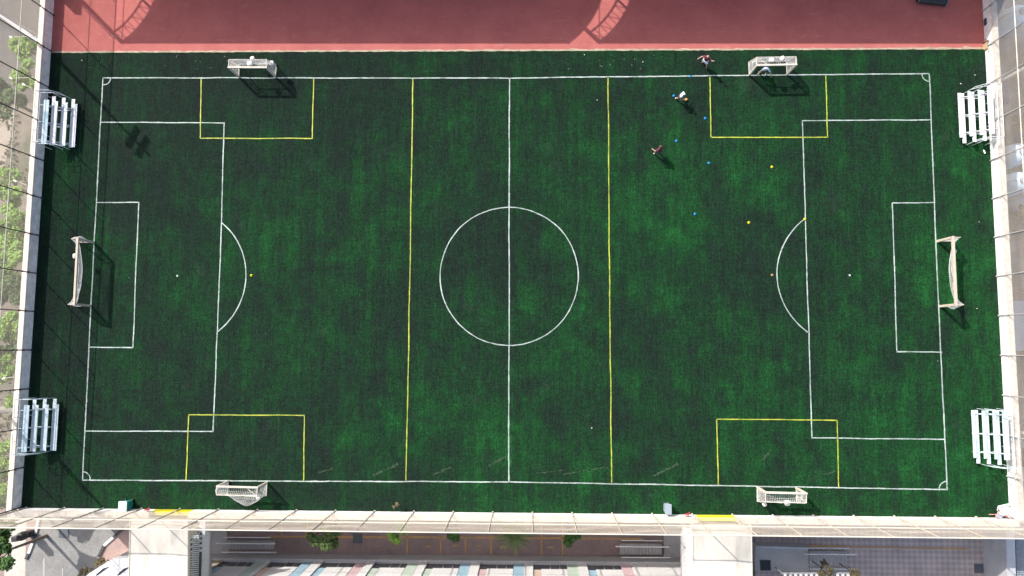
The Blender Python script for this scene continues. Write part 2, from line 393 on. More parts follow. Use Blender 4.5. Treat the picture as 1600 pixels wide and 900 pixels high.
# ------------------------------------------------------------------ net fences
def fence(a, b, n, s0, step, label, pm=None, mid_z=3.62, top=6.15, gaps=()):
    t = empty('net_fence', a, label=label, cat='fence', group='tall net fences around the pitch')
    d = (b - a).normalized(); ln = (b - a).length; q = -n * .045
    def X(s, z, o=0): v = d * s + q + n * o; return (v.x, v.y, z)
    s = s0
    while s < ln:
        m = MB(); m.tube([X(s, .0), X(s, top)], .042, 8)
        m.tube([X(s, .02), X(s, .10)], .075, 8)
        m.box(Vector(X(s, WH - .12)), (.16, .16, .05)); m.box(Vector(X(s, WH + .6)), (.14, .14, .06))
        m.tube([X(s, 1.25), X(s, .98, .27)], .02, 6)
        m.build('post', pm or metal, t); s += step
    for zz, r in ((mid_z, .034), (top, .04)):
        MB().tube([X(0, zz, .005), X(ln, zz, .005)], r, 8).build('rail', railm, t)
    nm = MB(); nh = 96; wd = .0023
    def bil(s, z):                                           # slack of the netting between the rails
        fz = math.sin(math.pi * min(1, max(0, (z - WH) / (mid_z - WH)))) if z < mid_z else math.sin(math.pi * (z - mid_z) / (top - mid_z))
        return .07 * fz * noise.noise(Vector((s * .35, z * .9, n.x * 7 + 3))) + .02
    ns = int(ln / .9)
    for k in range(nh + 1):
        z = .95 + (top - .95) * k / nh; vs = []
        for i in range(ns + 1):
            s = ln * i / ns; oo = bil(s, z)
            zz = z + .03 * noise.noise(Vector((s * .4, z * 2, 9)))
            for du, dv in ((-wd, -wd), (wd, -wd), (wd, wd), (-wd, wd)): vs.append(X(s, zz + dv, oo + du))
        fs = [(i * 4 + j, i * 4 + (j + 1) % 4, i * 4 + 4 + (j + 1) % 4, i * 4 + 4 + j) for i in range(ns) for j in range(4)]
        nm.add(vs, fs)
    s = 0
    while s < ln:
        vs = []; zs = [.95, 1.8, 2.7, mid_z, 4.4, 5.3, top]
        for z in zs:
            oo = bil(s, z)
            for du, dv in ((-wd, -wd), (wd, -wd), (wd, wd), (-wd, wd)): vs.append(X(s + du, z, oo + dv))
        nm.add(vs, [(i * 4 + j, i * 4 + (j + 1) % 4, i * 4 + 4 + (j + 1) % 4, i * 4 + 4 + j) for i in range(len(zs) - 1) for j in range(4)])
        s += .11
    nm.build('net', netm, t)
    return t
def s_of(p, a, b): return (p - a).dot((b - a).normalized())
FBL = BL + (BL - TL).normalized() * .0
sp = s_of(P(62.3, 309.5), BL, NL); st = (s_of(P(62.3, 309.5), BL, NL) - s_of(P(48, 546.7), BL, NL)) / 4
fence(BL, NL, nl, sp % st, st, 'tall net fence with shade-darkened posts over the left wall, before the roadside trees', post_shade_dark)
sp = s_of(P(1552, 251), BR, NR); st2 = (s_of(P(1552, 251), BR, NR) - s_of(P(1564.5, 555), BR, NR)) / 5
fence(BR, NR, nr, sp % st2, st2, 'tall net fence above the sunlit right wall, water tanks beyond it')
sp = s_of(P(832, 797), BL, BR); st3 = (s_of(P(1018, 800.5), BL, BR) - s_of(P(646.5, 795.5), BL, BR)) / 6
fence(BL, BR, nb, sp % st3, st3, 'tall net fence with cream rails above the bottom wall and street trees', post_cream)

# gate steps
def gate(a, b, label):
    d = (b - a).normalized(); t = empty('gate_steps', a, label=label, cat='steps'); m = MB(); l = (b - a).length
    for i in range(2):
        n0 = nb * (.02 + .62 * i); mm = MB(); hgt = .55 + .5 * i
        mm.prism([(a + n0) - a, (b + n0) - a, (b + n0 + nb * .30) - a, n0 + nb * .30], -.01, hgt - .02)
        k = 0
        while k < l - .05:
            p = d * (k + .06) + n0 + nb * .14
            mm.box((p.x, p.y, hgt * .5 + .01), (.06, .32, hgt)); k += .16
        mm.build('ribbed_step', yellow if i == 0 else cream, t)
    MB().prism([Vector((0, 0, 0)) + nb * .36, (b - a) + nb * .36, (b - a) + nb * 1.6, nb * 1.6], -.05, .1).build('landing', conc, t)
    return t
gate(G1a, G1b, 'yellow ribbed gate step in the bottom wall before the left cream roof')
gate(G2a, G2b, 'yellow ribbed gate step in the bottom wall in front of the right cream roof')

# ------------------------------------------------------------------ street level, south
z1, z2, z3 = LOW + .02, LOW + .032, LOW + .044
sheet(PP([(330, 730), (1180, 730), (1180, 868), (330, 868)], LOW), z1, 'paved_lane', brick)
sheet(PP([(1180, 730), (1574, 730), (1574, 960), (1180, 960)], LOW), z1, 'paved_yard', brick2)
sheet(PP([(1574, 700), (1760, 700), (1760, 960), (1574, 960)], LOW), z1, 'side_yard', conc)
sheet(PP([(60, 740), (190, 740), (204, 800), (182, 838), (160, 860), (154, 872), (154, 960), (41, 960), (41, 873), (64, 815)], LOW), z1, 'road', asphl)
sheet(PP([(190, 740), (330, 740), (330, 960), (154, 960), (154, 872), (160, 860), (182, 838), (204, 800)], LOW), z1, 'pavement', mottled('pink_paving', (.40, .29, .26), (.34, .24, .22), 1.0))
sheet(PP([(-40, 740), (60, 740), (64, 815), (41, 873), (41, 960), (-40, 960)], LOW), z1, 'verge', mottled('pink_paving_dull', (.30, .22, .20), (.26, .19, .17), 1.0))
# street line marks
ol = MB()
for seg in ([(420, 838.5), (660, 839)], [(660, 839), (1004, 842)], [(440, 815), (440, 838)], [(480, 815), (479, 838)], [(637, 815), (636, 864)],
            [(688.5, 839), (688.5, 866)], [(727.5, 839), (727.5, 866)], [(767.5, 840), (767.5, 867)], [(806.5, 840), (806.5, 867)], [(845.5, 815), (845.5, 868)],
            [(878.5, 815), (878.5, 868)], [(1180, 851.5), (1512, 857.5)]):
    strip_pts(PP(seg, LOW), .14, ol, z=z2)
for x, y in ((669, 854), (711, 852.5), (747.5, 853), (786, 854.5), (822, 855), (860, 855)):
    strip_pts(PP([(x - 4.5, y), (x + 4.5, y)], LOW), .12, ol, step=.1, z=z2)
tag(ol.build('lane_markings', orange_line), kind='structure')
wm = MB()
strip_pts(PP([(69, 872), (68, 940)], LOW), .13, wm, z=z2); strip_pts(PP([(98, 888), (97.5, 940)], LOW), .09, wm, z=z2)
tag(wm.build('road_markings', principled('faded_road_paint', (.38, .38, .37), .8)), kind='structure')
def kerb(pts, label):
    t = empty('kerb', P(*pts[0], LOW), label=label, cat='kerb'); o = t.location; pts = PP(pts, LOW); dist = 0; k = 0
    w_, b_ = MB(), MB()
    for a, b in zip(pts, pts[1:]):
        n = Vector((-(b - a).y, (b - a).x, 0)).normalized() * .11
        (w_ if k % 2 == 0 else b_).prism([a - n - o, b - n - o, b + n - o, a + n - o], 0, .17); k += 1
    w_.build('white_block', principled('kerb_white', (.62, .61, .60), .8), t); b_.build('black_block', principled('kerb_black', (.06, .06, .065), .8), t)
kerb([(64, 800), (57, 833), (52, 848), (46, 864), (41.5, 873)], 'black and white painted kerb beside the cream slab, bottom left road')
kerb([(212, 812), (196, 823), (178, 839), (163.5, 852), (155.5, 869), (154, 884)], 'curved black and white painted kerb round the pink pavement, left of the cream roof')
def manhole(px, py, s, label):
    p = P(px, py, LOW); t = empty('drain_grate', (p.x, p.y, z2 + .002), label=label, cat='drain cover')
    MB().box((0, 0, .01), (s, s, .02)).build('frame', darkm, t)
    g = MB()
    for i in range(9): g.box((-s / 2 + s * (i + .5) / 9, 0, .028), (s * .05, s * .92, .012)); g.box((0, -s / 2 + s * (i + .5) / 9, .026), (s * .92, s * .05, .012))
    g.build('grating', principled('grate_metal', (.13, .15, .17), .6), t)
manhole(100.5, 832, .85, 'dark square drain grate in the pale asphalt road at bottom left')
manhole(559, 841, .8, 'square drain grate in the shaded brick lane between two street trees')
manhole(1547.5, 846, .75, 'square drain cover just beneath the net fence in the chequered yard')
manhole(1529, 888, .75, 'square drain cover at the bottom edge of the chequered yard')
p = P(1195.5, 883, LOW)
tag(MB().prism([Vector(q) for q in PP([(1187, 875), (1203.5, 875), (1204, 891), (1188, 891)], LOW + .9)], LOW + .93, LOW + .99).build('access_hatch', black), 'black square hatch in the grey slab right of the right cream roof', 'hatch')
tag(MB().prism(PP([(1180, 855.5), (1262, 858.5), (1263, 893), (1180, 893)], LOW + .9), LOW + .01, LOW + .92).build('loading_slab', conc), 'raised grey slab with the black hatch beside the right cream roof', 'slab')
tag(MB().prism(PP([(1180, 851.5), (1262, 854), (1262, 857.5), (1180, 855)], LOW + 1), LOW + .01, LOW + 1.3).build('slab_upstand', concl), 'narrow concrete upstand along the top edge of the grey hatch slab', 'wall')
tag(MB().prism(PP([(1571.5, 815), (1585, 815), (1589, 960), (1575, 960)], LOW + 3), LOW + .01, LOW + 3).build('yard_wall', concl), 'pale grey wall top at the right end of the chequered yard, beside the ribbed roof', 'wall')
rr_ = empty('ribbed_roof', P(1592, 850, LOW + 2.6), label='grey corrugated low roof in the bottom right corner', cat='roof'); o = rr_.location
m = MB(); m.prism([q - o for q in PP([(1586, 815), (1660, 815), (1660, 960), (1590, 960)], LOW + 2.6)], -.1, 0)
for i in range(40):
    a = P(1586 + i * .1, 816 + i * 3.2, LOW + 2.6) - o; m.tube([(a.x, a.y, .02), (a.x + 4, a.y - .3, .02)], .05, 6)
m.build('roof_sheet', mottled('roof_metal', (.33, .36, .40), (.27, .30, .34), 1), rr_)
MB().prism([q - o for q in PP([(1588, 820), (1650, 820), (1650, 950), (1592, 950)], LOW + 2.5)], -2.55, -.1).build('wall', concl, rr_)

def railing_ramp(px0, py0, px1, py1, label, zt=1.3):
    o = P(px0, py0, LOW); t = empty('ramp', (o.x, o.y, LOW), label=label, cat='ramp')
    a = P(px0, py0, LOW + zt) - o; b = P(px1, py0 + .5, LOW + zt) - o; c = P(px1, py1, LOW + zt) - o; d = P(px0, py1, LOW + zt) - o
    m = MB(); m.prism([a, b, c, d], .03, zt - .9); m.build('deck', conc, t)
    g = MB(); n = int((b - a).length / .28)
    for i in range(n + 1):
        q = a.lerp(b, i / n); r = d.lerp(c, i / n); g.tube([(q.x, q.y, zt - .86), (r.x, r.y, zt - .86)], .03, 6)
        g.tube([(q.x, q.y, .1), (q.x, q.y, zt)], .018, 6)
    g.build('grille', concl, t)
    h = MB(); h.tube([(a.x - .5, a.y, zt), (b.x + .5, b.y, zt)], .05, 8); h.tube([(a.x, a.y + .45, zt - .2), (b.x, b.y + .45, zt - .2)], .04, 8)
    h.tube([(d.x, d.y, zt), (c.x + .6, c.y, zt)], .05, 8); h.build('handrail', white_b, t)
railing_ramp(347, 849, 421, 863, 'railed ramp in the shade just right of the left stair well')
railing_ramp(971, 854, 1036, 871, 'railed ramp in the shade just left of the right cream roof')
railing_ramp(1266, 866, 1329, 889, 'railed ribbed ramp at the right of the grey hatch slab')
tag(MB().prism(PP([(327, 800), (353, 800), (359, 876), (327, 876)], LOW), LOW + .01, LOW + .12).build('stair_landing', conc), 'grey concrete apron between the left stair well and the railed ramp', 'landing')
tag(MB().prism(PP([(1037, 805), (1078, 805), (1078, 880), (1037, 876)], LOW), LOW + .01, LOW + .12).build('tower_apron', conc), 'grey concrete apron between the railed ramp and the right cream roof', 'landing')

sheet(PP([(12, 800), (42.5, 800), (40.5, 856), (39, 1000), (2, 1000)], LOW), z2, 'pavement', mottled('cream_paving', (.50, .48, .43), (.45, .43, .385), .4))
p = P(50, 832, LOW); t = empty('equipment_post', p, 0.1, 'black upright post with two bulging boxes between the cream pavement and the painted kerb', 'utility post')
MB().box((0, 0, .3), (.62, .5, .6)).box((0, 0, .62), (.7, .56, .06)).build('base_box', black, t, bevel=.04)
MB().lathe([(.2, .64), (.34, .8), (.38, 1.2), (.34, 1.5), (.16, 1.6)], n=18).build('drum', black, t, smooth=True)
MB().box((0, 0, 1.98), (.52, .46, .5)).box((0, 0, 1.66), (.2, .2, .2)).build('cap_box', darkm, t, bevel=.06)

# ------------------------------------------------------------------ bridge roofs / towers
def bridge(edges, zr, deck, pside, label):
    t = empty('covered_bridge', P(*edges[0], zr), label=label, cat='bridge'); o = t.location.copy()
    poly = [v - o for v in PP(edges, zr)]
    rf = MB(); r0 = poly[0].lerp(poly[1], .72); r1 = poly[3].lerp(poly[2], .72); dn = Vector((0, 0, -.2)); lo = Vector((0, 0, -.34))
    rf.add([poly[0], r0, poly[1] + dn, poly[2] + dn, r1, poly[3]], [(0, 5, 4, 1), (1, 4, 3, 2)])
    rf.add([v + lo for v in (poly[0], r0, poly[1], poly[2], r1, poly[3])], [(1, 4, 5, 0), (2, 3, 4, 1)])
    rf.add([poly[0], r0, poly[1] + dn, poly[1] + lo, r0 + lo, poly[0] + lo], [(0, 1, 4, 5), (1, 2, 3, 4)])
    rf.add([poly[1] + dn, poly[2] + dn, poly[2] + lo, poly[1] + lo], [(0, 1, 2, 3)]); rf.add([poly[3], poly[0], poly[0] + lo, poly[3] + lo], [(0, 1, 2, 3)])
    rf.build('roof', cream, t)
    c = sum(poly, Vector()) / 4; fas = MB()
    for a, b in zip(poly, poly[1:] + poly[:1]): za = -.2 if a in (poly[1], poly[2]) else 0; zb = -.2 if b in (poly[1], poly[2]) else 0; fas.tube([a + (c - a) * .012 + Vector((0, 0, .02 + za)), b + (c - b) * .012 + Vector((0, 0, .02 + zb))], .035, 6)
    fas.build('gutter', railm, t)
    fb_ = MB()
    for k in range(2):
        a, b = poly[1], poly[2]
        if k: a, b = poly[0], poly[3]
        d = (b - a).normalized(); n_ = Vector((-d.y, d.x, 0)); n_ = n_ if n_.dot(c - a) > 0 else -n_
        q = [a + n_ * .02, b + n_ * .02, b + n_ * .1, a + n_ * .1]; fb_.prism([(v.x, v.y) for v in q], -.62, -.345)
    fb_.build('fascia', creamd, t)
    dk = [v - o for v in PP(deck, 0)]; MB().prism([(v.x, v.y) for v in dk], -.45 - zr, -.02 - zr).build('deck', concl, t)
    a, b = (dk[1], dk[2]) if pside > 0 else (dk[0], dk[3])
    d = (b - a).normalized(); n_ = Vector((-d.y, d.x, 0)); n_ = n_ if n_.dot(sum(dk, Vector()) / 4 - a) > 0 else -n_
    q = [a, b, b + n_ * .2, a + n_ * .2]; MB().prism([(v.x, v.y) for v in q], -.45 - zr, .85 - zr).build('parapet', concl, t)
    for kx in (.12, .88):
        for ky in (.08, .5, .92):
            p_ = (poly[0] * (1 - kx) + poly[1] * kx) * (1 - ky) + (poly[3] * (1 - kx) + poly[2] * kx) * ky
            MB().box((p_.x, p_.y, (LOW - zr - .36) / 2), (.4, .4, -LOW + zr - .38)).build('column', creamd, t)
    return t
bridge([(203, 811), (292, 815), (289, 1150), (196, 1150)], 3.1, [(233, 806), (328.5, 806), (322, 1130), (220, 1130)], 1, 'wide cream flat roof left, crossing from the field gate to the school')
bridge([(1081, 821), (1176, 822), (1180, 1150), (1088, 1150)], 3.1, [(1064, 813), (1150, 813), (1152, 1130), (1070, 1130)], -1, 'wide cream flat roof right, crossing from the second field gate to the school')
tag(MB().prism(PP([(1072.5, 826), (1080, 826), (1085, 1100), (1075, 1100)], 2.7), 2.45, 2.7).build('gutter_channel', wallm), 'thin white gutter strip along the left edge of the right cream roof', 'gutter')
t = empty('steel_stair', P(306, 812, .1), label='open white steel stair frame on the deck beside the left cream roof', cat='stair'); o = t.location.copy()
dk = MB(); tr = MB()
MB().prism([(v - o) for v in PP([(296, 826), (320.5, 826), (315.5, 960), (291, 960)], .01)], -.09, -.08).build('floor_mat', mottled('stair_floor', (.10, .15, .135), (.07, .10, .095), 1), t)
for i in range(26):
    y0 = 824 + i * 3.3; a = P(303 - i * .1, y0, .35) - o; b = P(311 - i * .1, y0, .35) - o; dk.box((a + b) / 2, ((b - a).length, .085, .03))
for i in range(7):
    y0 = 815 + i * 7.5; a = P(311.5, y0, .6) - o; b = P(317.5, y0, .6) - o; MB().box((a + b) / 2, ((b - a).length, .2, .03), (.2, -.3, .1, .5, -.2, .3, 0)[i]).build('slat', alu, t)
    a = P(299, y0 + 2, .6) - o; MB().box(a, (.3, .12, .03), .4).build('slat', alu, t)
for i in range(9):
    a = P(297, 866 + i * 4, .5) - o; b = P(302.5, 866 + i * 4, .5) - o; dk.box((a + b) / 2, ((b - a).length, .05, .03))
dk.build('ladder_treads', white_b, t)
sm = MB()
for x in (302, 312, 317.5): sm.tube([P(x, 822, .55) - o, P(x - 3, 915, .55) - o], .025, 6)
sm.build('stringer', alu, t)

# ------------------------------------------------------------------ school facade
fa = P(318, 868.5, LOW); fb = P(1082, 875, LOW)
t = empty('school_building', fa, label='white school facade with pastel strips and dark windows along the bottom edge', cat='building')
o = fa.copy(); fd = (fb - fa); FL = fd.length; fd.normalize(); fn = Vector((-fd.y, fd.x, 0))      # fn points north (towards pitch)
ang = math.atan2(fd.y, fd.x)
def fx(px, h): return (P(px, 868.5 + (px - 318) * 6.5 / 764, LOW) - fa).dot(fd)      # base-line survey
def fbox(mb, s0, s1, z0, z1, out0, out1):
    a = fd * s0 + fn * out0; b = fd * s1 + fn * out0; c = fd * s1 + fn * out1; d = fd * s0 + fn * out1
    mb.prism([a, b, c, d], z0, z1)
HB = 13.5
m = MB(); fbox(m, 0, FL, 0, HB, -.6, -14); m.build('wall', grey_b, t)
m = MB(); fbox(m, -.2, FL + .2, HB, HB + .4, .3, -14.2); m.build('roof', cream, t)
m = MB(); fbox(m, 0, FL, .02, 1.55, .25, -.6); m.build('plinth', concl, t)
def at_h(px, py):                                              # photo x at height of facade row -> distance along the facade
    # intersect view ray with facade plane
    d = RM @ Vector(((px - 800) / F, (450 - py) / F, -1)); n = fn; k = (fa - CAM).dot(n) / d.dot(n); q = CAM + d * k
    return (q - fa).dot(fd), q.z - LOW
rows = [350, 425, 508, 588.5, 670, 752, 833.5, 915.5]
cols = ['green', 'blue', 'pink', 'green', 'blue', 'blue', 'green', 'pink']
subs = ['blue', 'peach', 'blue', 'green', 'green', 'pink', 'peach', 'blue']
for i, px in enumerate(rows):
    s0, zz = at_h(px, 877); wdt = 2.75
    nxt = at_h(rows[i + 1], 877)[0] if i + 1 < len(rows) else s0 + 4.85
    for fl in range(3):
        zb = 1.55 + fl * 3.9
        wn = MB(); fbox(wn, s0, s0 + wdt, zb, zb + 1.5, -.06, -.62)
        w1 = wn.build('window', glass, t)
        for q_ in (.5, .78): fr = MB(); fbox(fr, s0 + wdt * q_ - .03, s0 + wdt * q_ + .03, zb, zb + 1.5, -.03, -.058); fr.build('mullion', metal, w1)
        zt = zb + 3.9 - .0
        pm = MB(); fbox(pm, s0 + .62, s0 + wdt - .02, zb + 1.5, zt, .06, -.6); pm.build('panel', white_b, t)
        pm = MB(); fbox(pm, s0, s0 + .6, zb + 1.5, zt, .0, -.6); pm.build('colour_panel', panel_c[subs[i]], t)
    pm = MB(); fbox(pm, s0 + wdt, s0 + wdt + .85, 1.55, HB, .03, -.6); pm.build('colour_fin', panel_c[cols[i]], t)
    pm = MB(); fbox(pm, s0 + wdt + .87, nxt - .03, 1.55, HB, .10, -.6)
    pm.build('pier', white_b, t)
sL = at_h(350, 877)[0]
m = MB(); fbox(m, .0, sL - .04, 1.55, HB, .1, -.6); m.build('end_wall', creamd, t)
sR = at_h(rows[-1], 877)[0] + 4.85
m = MB(); fbox(m, sR, FL, 1.55, HB, .1, -.6); m.build('end_panel', white_b, t)
# small wing in the lower left, and right of right roof
t = empty('school_wing', P(150, 896, LOW), label='white slanting school wing with narrow dark windows, left of the left cream roof', cat='building'); o = t.location
poly = [v - o for v in PP([(204, 872), (176, 873), (138, 897), (100, 930), (204, 960)], LOW + 4)]
MB().prism([(v.x, v.y) for v in poly], 0, 4).build('wall', white_b, t)
m = MB()
for k, (x0, y0) in enumerate(((157, 893), (190, 893))):
    q = [v - o for v in PP([(x0, y0), (x0 + 14, y0 - 7), (x0 + 9, y0 - 4), (x0 - 8, y0 + 5)], LOW + 4)]
    q = [v - o for v in PP([(x0 - 8, y0 + 6), (x0 - 5, y0 + 6), (x0 + 14, y0 - 8), (x0 + 4, y0 - 5)], LOW + 4)]
    MB().prism([(v.x, v.y) for v in q], 4.0, 4.05).build('window', glass, t)
t = empty('entrance_canopy', P(1265, 897, LOW), label='striped slatted canopy at the bottom edge under the ramp, right of the hatch', cat='canopy'); o = t.location
m = MB()
for i in range(14):
    a = P(1226 + i * 8.2, 895, LOW + 2.5) - o; b = P(1232 + i * 8.2, 935, LOW + 2.5) - o
    m.box((a + b) / 2, (.2, (b - a).length, .12), math.atan2((b - a).y, (b - a).x) - math.pi / 2)
m.build('slats', white_b, t)
a = P(1222, 896, LOW + 2.5) - o; b = P(1340, 896, LOW + 2.5) - o
MB().tube([a, b], .08, 8).tube([(a.x, a.y, -2.4), a], .06, 8).tube([(b.x, b.y, -2.4), b], .06, 8).build('frame', metal, t)

# ------------------------------------------------------------------ left roadside
sheet(PP([(-300, -200), (150, -200), (150, 120), (100, 140), (55, 160), (-300, 100)], LOW), z1, 'side_road', asph)
sheet(PP([(-60, 168), (24, 170), (17, 215), (8, 262), (-60, 285)], LOW), z1, 'sand_path', sand)
sheet(PP([(-60, 520), (120, 520), (100, 640), (-60, 650)], LOW), z1, 'car_park', mottled('worn_asphalt', (.13, .115, .095), (.17, .15, .125), .5))
strip = MB()
strip_pts(PP([(-10, 15), (70, 72)], LOW), .35, strip, z=z2)
tag(strip.build('road_edge_line', principled('road_line', (.42, .43, .44), .8)), kind='structure')
m = MB(); strip_pts(PP([(-20, 641), (60, 637)], LOW), .5, m, z=z2 + .02)
tag(m.build('footpath', sand), kind='structure')

def make_tree(name, p, h, r, lm, n, label, cat='tree', group=None, trunk_r=.16, flat=.8, leaf=.16, seed=0):
    rnd = random.Random(seed); t = empty(name, p, label=label, cat=cat, group=group)
    tk = MB(); top = Vector((rnd.uniform(-.2, .2), rnd.uniform(-.2, .2), h - r * .5))
    tk.tube([(0, 0, 0), (top.x * .4, top.y * .4, h * .4), top], [trunk_r, trunk_r * .75, trunk_r * .4], 8)
    cl = []
    for i in range(int(8 + r * 3)):
        a = rnd.uniform(0, 6.28); rr = r * math.sqrt(rnd.random()) * .85
        c = Vector((math.cos(a) * rr, math.sin(a) * rr, h - r * flat * .4 + rnd.uniform(-.5, .5) * r * flat * .7 - rr * .25)); cl.append((c, rnd.uniform(.22, .38) * r))
        tk.tube([top * .75, c], [trunk_r * .35, .02], 5)
    tk.build('trunk', bark, t)
    lf = MB()
    for i in range(n):
        c, cr = rnd.choice(cl); v = Vector((rnd.gauss(0, 1), rnd.gauss(0, 1), rnd.gauss(0, 1))).normalized() * cr * rnd.uniform(.55, 1.12); v.z *= .75
        q = c + v; m3 = Matrix.Rotation(rnd.uniform(0, 6.28), 3, 'Z') @ Matrix.Rotation(rnd.uniform(-.9, .9), 3, 'X'); s = leaf * rnd.uniform(.6, 1.4)
        lf.add([q + m3 @ Vector(k) for k in ((-s, -s * .4, 0), (0, -s * .55, s * .15), (s, 0, 0), (0, s * .55, s * .15))], [(0, 1, 2, 3)])
    lf.build('crown', lm, t); return t
gT = 'roadside trees left of the pitch'
specs = [ # px, py (crown centre), h, r, mat, label
    (36, 72, 4.5, 1.15, leaf_a, 'small pale green tree at top left, upper of two by the wall'),
    (39, 119, 4.5, 1.35, leaf_a, 'pale green round tree beside the wall above the upper left bleacher'),
    (3, 153, 5, 1.7, leaf_b, 'darker green tree at the left edge, level with the upper left bleacher'),
    (10, 292, 5, 1.6, leaf_a, 'green tree at the left edge just below the sandy path'),
    (15, 345, 5.5, 1.6, leaf_a, 'light green tree at the left edge, level with the upper post of the left goal'),
    (9, 385, 5.5, 1.9, leaf_a, 'broad light green tree at the left edge, level with the top of the left goal'),
    (20, 402, 6, 1.3, leaf_a, 'bright leafed small tree nearest the wall behind the left goal'),
    (10, 452, 5.5, 1.7, leaf_b, 'dull green tree at the left edge, level with the lower part of the left goal'),
    (12, 508, 5.5, 1.35, leaf_a, 'bright green tree beside the wall below the left goal'),
    (8, 548, 5, 1.6, leaf_b, 'dark green tree at the left edge above the car park'),
    (-2, 575, 5, 1.3, leaf_a, 'pale tree half cut off by the left edge, below the dark tree'),
    (17, 627, 4, .6, leaf_a, 'small bush squeezed against the wall above the lower left bleacher'),
    (6, 712, 5, 1.3, leaf_a, 'pale green tree beside the wall at the lower left bleacher'),
    (4, 748, 5, 1.5, leaf_a, 'yellowish green tree at the left edge below the lower left bleacher'),
    (5, 776, 5.0, 1.0, leaf_b, 'green tree just above the bottom left corner of the pitch'),
    (-6, 824, 6.0, 1.15, leaf_b, 'dark tree under the net in the bottom left corner'),
    (-5, 868, 6.5, 1.45, leaf_b, 'dark bushy tree leaning over the cream pavement at the bottom left corner')]
for i, (x, y, h, r, lm, lb) in enumerate(specs):
    p = P(x, y, LOW + h - r * .4); make_tree('roadside_tree', (p.x, p.y, LOW), h, r * .98, lm, int(700 + 750 * r), lb, group=gT, seed=i + 3, leaf=.15)
# low ground cover on verge
m = MB(); rg = random.Random(5)
for i in range(3000):
    y = rg.choice([rg.uniform(280, 640), rg.uniform(640, 800), rg.uniform(180, 340)]); x = rg.uniform(-60, 62)
    if noise.noise(Vector((x * .035, y * .02, 0))) < .02: continue
    p = P(x, y, LOW); s = rg.uniform(.06, .2); a = rg.uniform(0, 6.28)
    m.add([p + Vector((math.cos(a) * s, math.sin(a) * s, .05)), p + Vector((-math.sin(a) * s, math.cos(a) * s, .22)), p + Vector((-math.cos(a) * s, -math.sin(a) * s, .08))], [(0, 1, 2)])
tag(m.build('weeds', leafmat('weed_leaf', (.09, .11, .04), (.17, .17, .08))), 'patchy weeds and grass on the dry roadside ground', 'weeds', kind='stuff')

# street trees in the lane
gS = 'street trees in the brick lane'
for i, (x, y, h, r, kind, lm, lb) in enumerate([
    (505, 836, 5.5, 1.55, 'tree', leaf_c, 'loose green tree under the net, leftmost in the brick lane'),
    (620, 831, 5, 1.05, 'tree', leaf_a, 'small light green tree between the drain grate and the bay lines'),
    (709, 831, 4.5, .85, 'tree', leaf_b, 'dark thin tree half under the net, right of the small light green one'),
    (804, 832, 5, 1.3, 'palm', leaf_c, 'green palm with spreading fronds over the parking bays'),
    (891, 837, 4.5, 1.0, 'tree', leaf_b, 'dull olive tree at the right end of the parking bays')]):
    p = P(x, y, LOW + h - .5)
    if kind == 'tree': make_tree('street_tree', (p.x, p.y, LOW), h, r * .82, lm, int(600 * r), lb, group=gS, seed=40 + i, leaf=.14)
    else:
        t = empty('palm_tree', (p.x, p.y, LOW), label=lb, cat='palm tree', group=gS)
        MB().tube([(0, 0, 0), (.05, .02, h * .5), (0, 0, h - .2)], [.2, .16, .14], 10).build('trunk', bark, t)
        fr = MB(); rp = random.Random(2)
        for k in range(26):
            a = k * 2.399; e = rp.uniform(.2, 1.2); ln = r * rp.uniform(1.1, 1.45); pts = []
            for j in range(9):
                u = j / 8; pts.append(Vector((math.cos(a) * ln * u, math.sin(a) * ln * u, h + math.sin(e) * ln * u * .9 - 1.1 * ln * u * u)))
            fr.tube(pts, [.02] * 8 + [.006], 4)
            sd_ = Vector((-math.sin(a), math.cos(a), 0))
            for j in range(1, 9):
                for q in (.0, .5):
                    b = pts[j - 1].lerp(pts[j], q); d = (pts[j] - pts[j - 1]).normalized(); lw = .42 * (1 - .55 * j / 8) * r / 1.3
                    for sg in (-1, 1):
                        tip = b + sd_ * sg * lw + d * lw * .5 + Vector((0, 0, -.12)); fr.add([b - d * .035, b + d * .035, tip], [(0, 1, 2)])
        fr.build('fronds', lm, t)
for i, (x, y, r, lm, lb) in enumerate([(1291, 893, .7, leaf_d, 'yellowish spiky shrub over the slatted canopy at the bottom edge'),
                                      (1335, 897, .45, leaf_d, 'small yellowish shrub at the right end of the slatted canopy'),
                                      (158, 880, .5, leaf_d, 'straggly dry shrub on the pink pavement beside the white wing'),
                                      (133, 894, .55, leaf_d, 'dry shrub at the corner of the white wing on the road edge')]):
    p = P(x, y, LOW + 3.2 if x > 1000 else LOW + 1.0); make_tree('shrub', (p.x, p.y, LOW), 3.4 if x > 1000 else 1.3, r, lm, 420, lb, 'shrub', seed=60 + i, trunk_r=.05, leaf=.09)
p = P(618.5, 791.5, .9)
make_tree('dry_plant', (p.x, p.y + .0, 0), .95, .26, leaf_d, 160, 'dry brown plant growing against the inside of the bottom wall', 'plant', seed=77, trunk_r=.03, leaf=.07)

